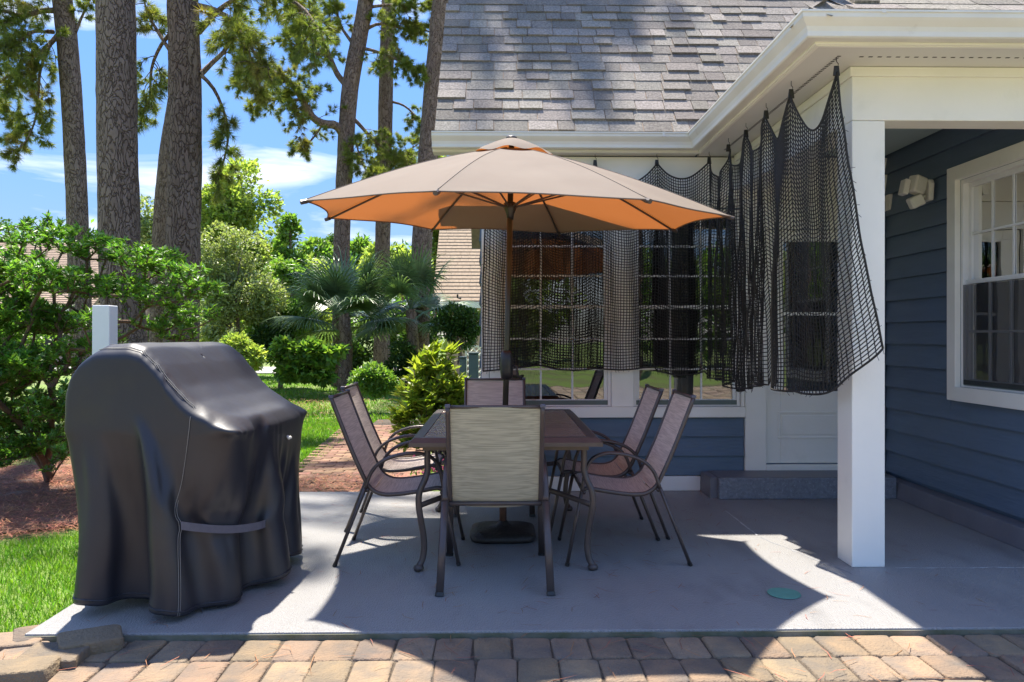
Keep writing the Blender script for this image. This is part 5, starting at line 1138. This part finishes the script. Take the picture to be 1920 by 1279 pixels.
# ---- big azalea-like shrub on the left: real branching
def colonise(base_, targets, step=.12, r_tip=.0035, seeds=0):
    par = [-1]; tips = []
    order = np.argsort(np.linalg.norm(targets - np.array(base_), axis=1)); arr = np.zeros((60000, 3)); arr[0] = base_; cnt = 1
    depth = [0.]
    dp = np.zeros(60000)
    for q_ in range(seeds):      # several stems leave the ground together
        a_ = q_*2.4 + .5; p_ = np.array(base_, dtype=float); prev = 0
        for k_ in range(7):
            p_ = p_ + np.array([math.cos(a_)*(.055 + .02*k_), math.sin(a_)*(.055 + .02*k_), .13]) + rng.normal(size=3)*.012; arr[cnt] = p_; par.append(prev); dp[cnt] = .05*k_; prev = cnt; cnt += 1
    for i in order:
        tg = targets[i]; dist = np.linalg.norm(arr[:cnt] - tg, axis=1) + .22*dp[:cnt]
        # prefer nodes below the target so that stems rise
        dist = dist + .9*np.maximum(0, arr[:cnt, 2] - tg[2]); j = int(np.argmin(dist)); p = arr[j].copy(); L_ = np.linalg.norm(tg - p); n_ = max(1, int(L_/step)); prev = j; bend = rng.normal(size=3)*.06*L_
        for k in range(1, n_ + 1):
            t = k/n_; q = p + (tg - p)*t + bend*4*t*(1-t) + np.array([0, 0, -.05*L_*4*t*(1-t)]); 
            if cnt >= 59999: break
            arr[cnt] = q; par.append(prev); dp[cnt] = dp[prev] + L_/n_; prev = cnt; cnt += 1
        tips.append(prev)
    w_ = np.zeros(cnt); 
    for t in tips: w_[t] += 1
    for k in range(cnt-1, 0, -1): w_[par[k]] += w_[k]
    rad = r_tip*np.maximum(w_, 1)**.31; return arr[:cnt], np.array(par), rad, tips
def stems_mesh(arr, par, rad, n=5):
    i = np.arange(1, len(arr)); A = arr[par[i]]; B = arr[i]; ra = np.minimum(rad[par[i]], rad[i]*1.5)[:, None]; rb = rad[i][:, None]; T = unit(B - A + 1e-7); U = unit(np.cross(T, np.array([[.31, .82, .2]]))); V_ = np.cross(T, U); rings = []
    for P_, r_ in ((A - T*ra*.3, ra), (B + T*rb*.3, rb)):
        for k in range(n): a = 2*math.pi*k/n; rings.append(P_ + (U*math.cos(a) + V_*math.sin(a))*r_)
    v = np.stack(rings, 1).reshape(-1, 3); o = (np.arange(len(i))*2*n)[:, None]; f = np.concatenate([o + np.array([[k, (k+1) % n, n + (k+1) % n, n + k]]) for k in range(n)]); return v, f
def rosettes(P, T, k, ln, wd, flat=.5):
    P2 = np.repeat(P, k, 0); T2 = np.repeat(T, k, 0); r_ = rng.normal(size=P2.shape); s_ = unit(r_ - T2*(r_*T2).sum(1, keepdims=True)); D = s_*1.0 + T2*rng.uniform(.1, .9, size=(len(P2), 1)); P2 = P2 + T2*rng.uniform(-.035, .008, size=(len(P2), 1)); D[:, 2] += .12
    return leaves(P2, D, ln, wd, tilt=.35)
def shrub(name, label, cat_, base_, blobs, ntip, ln, wd, k, mt, step=.12, zf=.55, r_tip=.0035, seeds=0):
    t = thing(name, label, cat_, base_); vol = np.array([b[1]**2*b[3] for b in blobs]); pick = rng.choice(len(blobs), size=ntip, p=vol/vol.sum()); C_ = np.array([tuple(b[0]) for b in blobs])[pick]; Rr = np.array([b[1:4] for b in blobs])[pick]
    d = unit(rng.normal(size=(ntip, 3))); T_ = C_ + d*Rr*rng.uniform(.35, 1, size=(ntip, 1))**.5; T_[:, 2] = np.maximum(T_[:, 2], .12)
    arr, par, rad, tips = colonise(base_, T_, step, r_tip, seeds); v, f = stems_mesh(arr, par, rad); obj('stems', (v, f), M['twig'], t, smooth=True)
    tp = arr[tips]; tpp = arr[par[tips]]; TT = unit(unit(tp - tpp)*.6 + np.array([[0, 0, .8]])); parts = [rosettes(tp, TT, k, ln, wd)]
    pp = par[tips]; parts.append(rosettes(tpp*.5 + tp*.5, TT, max(3, k//2), ln*.9, wd*.9))
    v, f = cat(parts); o = obj('leaves', (v, f), M[mt], t); o['kind'] = 'stuff'; return t
bl = []
for (px, py, r, Y) in ((40, 440, 34, 6.3), (85, 425, 34, 6.9), (130, 450, 44, 6.6), (190, 465, 44, 6.8), (245, 480, 40, 6.3), (300, 492, 44, 6.7), (345, 515, 40, 6.3), (378, 545, 34, 6.6), (20, 500, 60, 6.6), (90, 520, 54, 6.2), (160, 530, 46, 7.0), (230, 540, 44, 6.6), (300, 555, 42, 6.4), (350, 590, 34, 6.8), (390, 590, 22, 6.4),
                       (30, 590, 60, 6.6), (100, 600, 50, 6.9), (180, 600, 30, 6.2), (270, 610, 30, 6.7), (20, 680, 60, 6.4), (90, 680, 56, 6.5), (150, 650, 30, 6.3), (20, 770, 60, 6.8), (90, 760, 50, 6.3), (130, 730, 26, 6.2), (60, 820, 46, 6.7), (115, 830, 34, 6.4), (10, 850, 44, 6.5), (130, 780, 34, 6.8), (100, 870, 22, 6.5), (200, 640, 34, 6.9), (330, 620, 34, 6.7), (-40, 560, 80, 6.7), (-40, 700, 80, 6.6)):
    c = AY(px, py, Y); rr = r/F*Y; bl.append((c, rr*1.15, rr*1.5, rr*.62))
shrub('azalea_shrub', 'big spreading bright green shrub left of the covered grill', 'shrub', tuple(AZ(92, 905, GZ)), bl, 2500, .064, .021, 11, 'azalea', seeds=9)
c = AZ(812, 862, GZ); bl = [(Vector((c.x + dx, c.y + dy, z)), r, r, r*1.1) for dx, dy, z, r in ((0, 0, .35, .36), (-.14, -.1, .35, .30), (.10, .1, .65, .32), (-.05, 0, .80, .28), (.04, .05, 1.03, .20), (-.18, 0, .62, .22), (.03, .02, 1.16, .10), (.2, -.05, .45, .22))]
shrub('aucuba_shrub', 'yellow-green variegated leafy shrub at the patio corner beside the path', 'shrub', tuple(c), bl, 330, .135, .048, 8, 'aucuba', .12)
# pink flowers at its foot
t = thing('flower_clump', 'small clump of pink flowers at the foot of the variegated shrub', 'flowers', tuple(AY(806, 870, 6.55)))
P = np.array([tuple(AY(px, py, 6.55 + random.uniform(-.12, .12))) for px, py in zip(rng.uniform(770, 842, 70), rng.uniform(856, 884, 70))]); P[:, 2] = np.maximum(P[:, 2], .0)
v, f = rosettes(P, unit(np.array([[0, -.4, 1.]]) + rng.normal(size=P.shape)*.3), 5, .026, .018); o = obj('petals', (v, f), M['flower'], t); o['kind'] = 'stuff'
v, f = leaves(P - np.array([[0, 0, .05]]), rng.normal(size=P.shape), .05, .02); o = obj('leaves', (v, f), M['leaf_g'], t); o['kind'] = 'stuff'

# ---- grass, straw
def blades(n, region, h, wd, keep=None):
    P = np.stack([rng.uniform(region[0], region[1], n), rng.uniform(region[2], region[3], n)], 1)
    if keep is not None: P = P[keep(P)]
    n = len(P); a = rng.uniform(0, 2*math.pi, n); hh = h*rng.uniform(.5, 1.2, n); s_ = np.stack([np.cos(a), np.sin(a), np.zeros(n)], 1)*wd/2; le = rng.normal(size=(n, 2))*.45*hh[:, None]
    z0 = GZ - .03; B = np.stack([P[:, 0], P[:, 1], np.full(n, z0)], 1); Mid = B + np.stack([le[:, 0]*.35, le[:, 1]*.35, hh*.6], 1); Tp = B + np.stack([le[:, 0], le[:, 1], hh], 1)
    v = np.stack([B - s_, B + s_, Mid - s_*.8, Mid + s_*.8, Tp], 1).reshape(-1, 3); o = (np.arange(n)*5)[:, None]; f = np.concatenate([o + np.array([[0, 1, 3]]), o + np.array([[0, 3, 2]]), o + np.array([[2, 3, 4]])]); return v, f
def inmulch(P):
    q = ((P[:, 0] + 4.6)/2.35)**2 + ((P[:, 1] - 6.6)/1.8)**2
    return q + np.array([.35*mnoise.noise(Vector((x*2, y*2, 0))) for x, y in P])
free = lambda P: ~((P[:, 0] > -2.09) & (P[:, 1] < 6.37)) & ~((P[:, 0] > -1.98) & (P[:, 0] < -.8) & (P[:, 1] < 12.4)) & ~((P[:, 0] > -.9) & (P[:, 1] > 6.2) & (P[:, 1] < 9)) & (inmulch(P) > 1) & (P[:, 1] > 3.36)
v1 = blades(62000, (-5.5, -2.05, 3.3, 6.9), .062, .0055, free)
v2 = blades(70000, (-6.5, -.6, 6.3, 12.5), .065, .009, free)
v3 = blades(52000, (-12, 1.0, 12.4, 27), .08, .018, lambda P: P[:, 0] > -9)
v, f = cat([v1, v2, v3]); tag(obj('lawn_grass', (v, f), M['grass']), 'short green lawn grass round the patio and beyond the path', 'grass', kind='stuff')
def straws(n, xy, z, ln=(.08, .17), wd=.0022, lift=.02):
    P = np.array([xy() for _ in range(n)]); P = np.c_[P, np.full(n, z)]; a = rng.uniform(0, 2*math.pi, n); L_ = rng.uniform(*ln, n)[:, None]; d = np.stack([np.cos(a), np.sin(a), rng.normal(size=n)*.04], 1); s_ = np.stack([-np.sin(a), np.cos(a), np.zeros(n)], 1)*wd/2
    bend = s_/wd*2*rng.normal(size=(n, 1))*.08*L_; up = np.array([[0, 0, 1]])*rng.uniform(.001, lift, (n, 1)); A = P + up; Mi = A + d*L_*.5 + bend + up*.4; B = A + d*L_
    v = np.stack([A - s_, A + s_, Mi - s_, Mi + s_, B], 1).reshape(-1, 3); o = (np.arange(n)*5)[:, None]; f = np.concatenate([o + np.array([[0, 1, 3]]), o + np.array([[0, 3, 2]]), o + np.array([[2, 3, 4]])]); return v, f
def in_bed():
    a = rng.uniform(0, 2*math.pi); r = math.sqrt(rng.uniform()); return (-4.6 + 2.4*r*math.cos(a), 6.6 + 1.85*r*math.sin(a))
v, f = straws(26000, in_bed, GZ, wd=.004, lift=.045); tag(obj('pine_straw', (v, f), M['straw']), 'reddish pine straw mulch under the big shrub', 'mulch', kind='stuff')
def in_gap(): return (rng.uniform(-2.9, -.7), rng.uniform(6.4, 7.2)) if rng.uniform() < .35 else (rng.normal(-4.0, 1.6), rng.normal(14.5, 1.6))
v, f = straws(5000, in_gap, GZ + .01, wd=.006, lift=.05); tag(obj('fallen_straw', (v, f), M['straw']), 'brown pine straw scattered at the lawn edge under the pines', 'mulch', kind='stuff')
def on_slab():
    return (rng.uniform(-1.9, 2.6), rng.uniform(3.4, 5.9)) if rng.uniform() < .8 else (rng.normal(.1, .5), rng.normal(4.4, .4))
v1 = straws(300, on_slab, .0015, (.04, .13), .0026, .004); v2 = straws(260, lambda: (rng.uniform(-3.4, 3.0), rng.uniform(2.3, 3.34)), -.022, (.06, .2), .003, .012)
v, f = cat([v1, v2]); tag(obj('fallen_needles', (v, f), M['straw']), 'loose brown pine needles fallen on the patio and pavers', 'pine needles', kind='stuff')

# ================================================================== NEIGHBOURS AND STREET
def gable_house(label, x0, x1, y0, y1, eave, ridge, wallm, roofm, extras=None):
    t = thing('neighbour_house', label, 'house', ((x0+x1)/2, y0, GZ)); m = MB(); m.box((x0, y0, GZ - .1), (x1, y1, eave)); w_ = obj('wall', m, wallm, t)
    ym = (y0+y1)/2; m = MB(); o = .45; sl = (ridge - eave)/(ym - y0); ze = eave - o*sl
    m.prism([(0, y0 - o, ze - .06), (0, ym, ridge - .06), (0, y1 + o, ze - .06), (0, y1 + o, ze + .08), (0, ym, ridge + .08), (0, y0 - o, ze + .08)], (x0 - .4, 0, 0), (x1 + .4, 0, 0)); r_ = obj('roof', m, roofm, t)
    m = MB(); m.box((x0 - .41, y0 - o - .03, ze - .14), (x1 + .41, y0 - o - .001, ze + .06)); obj('fascia', m, M['white'], t)
    m = MB(); n_ = int(math.hypot(ym - y0 + o, ridge - ze)/.19)      # shingle courses as real steps
    for k in range(n_):
        a = k/n_; b = (k+1)/n_; ya_, yb_ = y0 - o + (ym - y0 + o)*a, y0 - o + (ym - y0 + o)*b; za_, zb_ = ze + .081 + (ridge - ze)*a, ze + .081 + (ridge - ze)*b; x = x0 - .4
        while x < x1 + .4:
            w2_ = random.uniform(.25, .6); xe = min(x + w2_, x1 + .4); m.add([(x+.01, ya_, za_), (xe, ya_, za_), (xe, ya_, za_+.03), (x+.01, ya_, za_+.03), (xe, yb_, zb_+.003), (x+.01, yb_, zb_+.003)], [(0,1,2,3), (3,2,4,5)]); x = xe
    o_ = obj('shingles', m, roofm, r_); o_['kind'] = 'stuff'; return t
nh = gable_house('peach stucco neighbour house with brown shingle roof, left of our wall corner', -1.75, 9.5, 25.0, 33.5, 2.75, 6.6, M['peach'], M['shingle_far'])
m = MB(); p = AY(846, 575, 24.95)
for (a, b) in (((p.x - .25, 24.93, p.z - .35), (p.x - .12, 24.999, p.z + .25)), ((p.x + .12, 24.93, p.z - .35), (p.x + .25, 24.999, p.z + .25)), ((p.x - .12, 24.93, p.z + .12), (p.x + .12, 24.999, p.z + .25))): m.box(a, b)
obj('window_trim', m, M['white'], nh)
m = MB(); p = AY(858, 552, 24.4); m.tube([p, p + Vector((0, 0, -.10)), p + Vector((.10, -.1, -.14))], .03, 8); obj('flood_lamp', m, M['black'], nh)
# lattice screen
a, b = AY(872, 700, 21.0), AY(925, 648, 21.0); lt = thing('lattice_screen', 'white diagonal lattice screen beside the wall corner', 'lattice', ((a.x+b.x)/2, 21, GZ))
z0, z1 = GZ, b.z
for (p, q) in (((a.x, z0), (a.x+.05, z1)), ((b.x, z0), (b.x+.05, z1)), ((a.x+.05, z1-.05), (b.x, z1)), ((a.x+.05, z0+.1), (b.x, z0+.15))):
    m = MB(); m.box((p[0], 20.98, p[1]), (q[0], 21.02, q[1])); obj('frame_rail', m, M['white'], lt)
W_ = b.x - a.x; H_ = z1 - z0
for s_ in (1, -1):
    c0 = -H_
    while c0 < W_:
        pts = []
        for t in np.linspace(0, H_, 30):
            x = c0 + t
            if 0.02 <= x <= W_: pts.append((x, t))
        if len(pts) > 1:
            (xa_, ta), (xb_, tb_) = pts[0], pts[-1]
            if s_ < 0: xa_, xb_ = W_ - xa_, W_ - xb_
            m = MB(); m.tube([(a.x + xa_, 21 + .008*s_, z0 + ta), (a.x + xb_, 21 + .008*s_, z0 + tb_)], .014, 4); obj('lath', m, M['white'], lt)
        c0 += .16
for k, (px, py0, py1, hw_, lb) in enumerate(((888, 664, 712, 9, 'tall grey-green utility box beside the wall corner'), (868, 672, 706, 6, 'smaller grey-green utility box left of the tall one'))):
    p = AY(px, 630, 15.0); zt = AY(px, py0, 15.0).z; w2_ = hw_/F*15; t = thing('utility_box', lb, 'utility box', (p.x, 15, GZ)); m = MB()
    m.box((p.x - w2_, 14.9, GZ), (p.x + w2_, 15.1, zt)); obj('body', m, M['binm'], t, bevel=.02); m = MB(); m.box((p.x - w2_*1.1, 14.88, zt + .002), (p.x + w2_*1.1, 15.12, zt + .04)); obj('lid', m, M['binm'], t, bevel=.01)
# far left house behind the shrub
lh = gable_house('pinkish house with a garage far behind the big shrub', -34, -19.3, 36, 46, 2.9, 6.2, M['pink'], M['shingle_far'])
m = MB(); m.box((-24.6, 35.9, GZ), (-22.2, 35.99, 2.1)); obj('garage_door', m, M['brick'], lh)
m = MB(); m.box((-21.7, 35.9, .4), (-20.3, 35.99, 1.9)); obj('window', m, M['dark'], lh)
# white square post behind the grill, and two posts by the street
p = AY(197, 573, 5.35); t = thing('white_post', 'white square vinyl post standing behind the covered grill', 'post', (p.x, 5.35, GZ))
m = MB(); m.box((p.x - .062, 5.29, GZ - .1), (p.x + .058, 5.41, p.z)); m.v = [(x + (.004*(z - .8)), y, z) for x, y, z in m.v]; obj('shaft', m, M['vinyl'], t, bevel=.006)
for px, w2_, mt_, lb, Y in ((409, 8, 'wood', 'left brown wooden post beyond the grill', 20), (431, 9, 'wood', 'right brown wooden post beyond the grill', 20.6)):
    p = AY(px, 598, Y); t = thing('wooden_post', lb, 'post', (p.x, Y, GZ)); r = w2_/F*Y; m = MB(); m.box((p.x - r, Y - r, GZ - .1), (p.x + r, Y + r, p.z)); obj('shaft', m, M[mt_], t, bevel=.01)
    m = MB(); m.prism([(p.x - r*1.15, Y - r*1.15, p.z + .001), (p.x + r*1.15, Y - r*1.15, p.z + .001), (p.x, Y - r*1.15, p.z + r*.8)], (0, 0, 0), (0, r*2.3, 0)); obj('cap', m, M[mt_], t)
p = AY(420, 606, 20.3); t = thing('meter_box', 'blue-grey box hung between the two wooden posts', 'utility box', (p.x, 20.3, p.z)); m = MB(); m.box((p.x - .09, 20.1, p.z - .55), (p.x + .09, 20.3, p.z + .1)); obj('housing', m, mat('blue_grey_metal', (.22, .28, .36), None, .5), t, bevel=.02)

# ================================================================== YARD BEHIND THE CAMERA (seen in the window panes)
for k, (x, y, h, r, mt, lb) in enumerate(((-7, -18, 3.2, 2.8, 'leaf_g', 'broad green tree behind the viewer, reflected in the left window'), (0.5, -24, 3.4, 3.2, 'leaf_y', 'bright tree behind the viewer, reflected in the right window'), (8, -20, 3.2, 3.0, 'leaf_g', 'green tree behind the viewer, reflected in the door glass'), (15, -22, 3.6, 3.2, 'leaf_y', 'tree behind the viewer to the right'), (-15, -22, 4, 3.4, 'leaf_d', 'dark tree behind the viewer to the left'))):
    t = thing('broadleaf_tree', lb, 'tree', (x, y, GZ)); v, f = trunk_mesh([Vector((x, y, GZ - .1)), Vector((x + .1, y, h*.6)), Vector((x, y, h))], [.28, .22, .1], seg=.5, n=9); obj('trunk', (v, f), M['bark_s'], t, smooth=True)
    bl = [(Vector((x + random.uniform(-r, r)*.6, y + random.uniform(-r, r)*.5, h + random.uniform(-1.9, 1.6))), r*.55, r*.55, r*.45) for _ in range(8)]; v, f = leafcloud(bl, 4200, .34, .2, .5); o = obj('crown', (v, f), M[mt], t); o['kind'] = 'stuff'
for x, y in ((-2.2, -9), (4.2, -11)):
    t = thing('pine_tree', 'bare lower pine trunk behind the viewer, %s one' % ('left' if x < 0 else 'right'), 'pine tree', (x, y, GZ)); v, f = trunk_mesh([Vector((x, y, GZ - .1)), Vector((x + .1, y, 6)), Vector((x - .2, y, 14))], [.26, .22, .18], seg=.3, n=16); obj('trunk', (v, f), M['bark'], t, smooth=True)
    P = np.array([[x, y, 13.5]]) + rng.normal(size=(420, 3))*np.array([[1.8, 1.8, 1.1]]); v, f = needles(P, unit(rng.normal(size=P.shape)), 12, .3, .03); o = obj('crown', (v, f), M['needle'], t); o['kind'] = 'stuff'
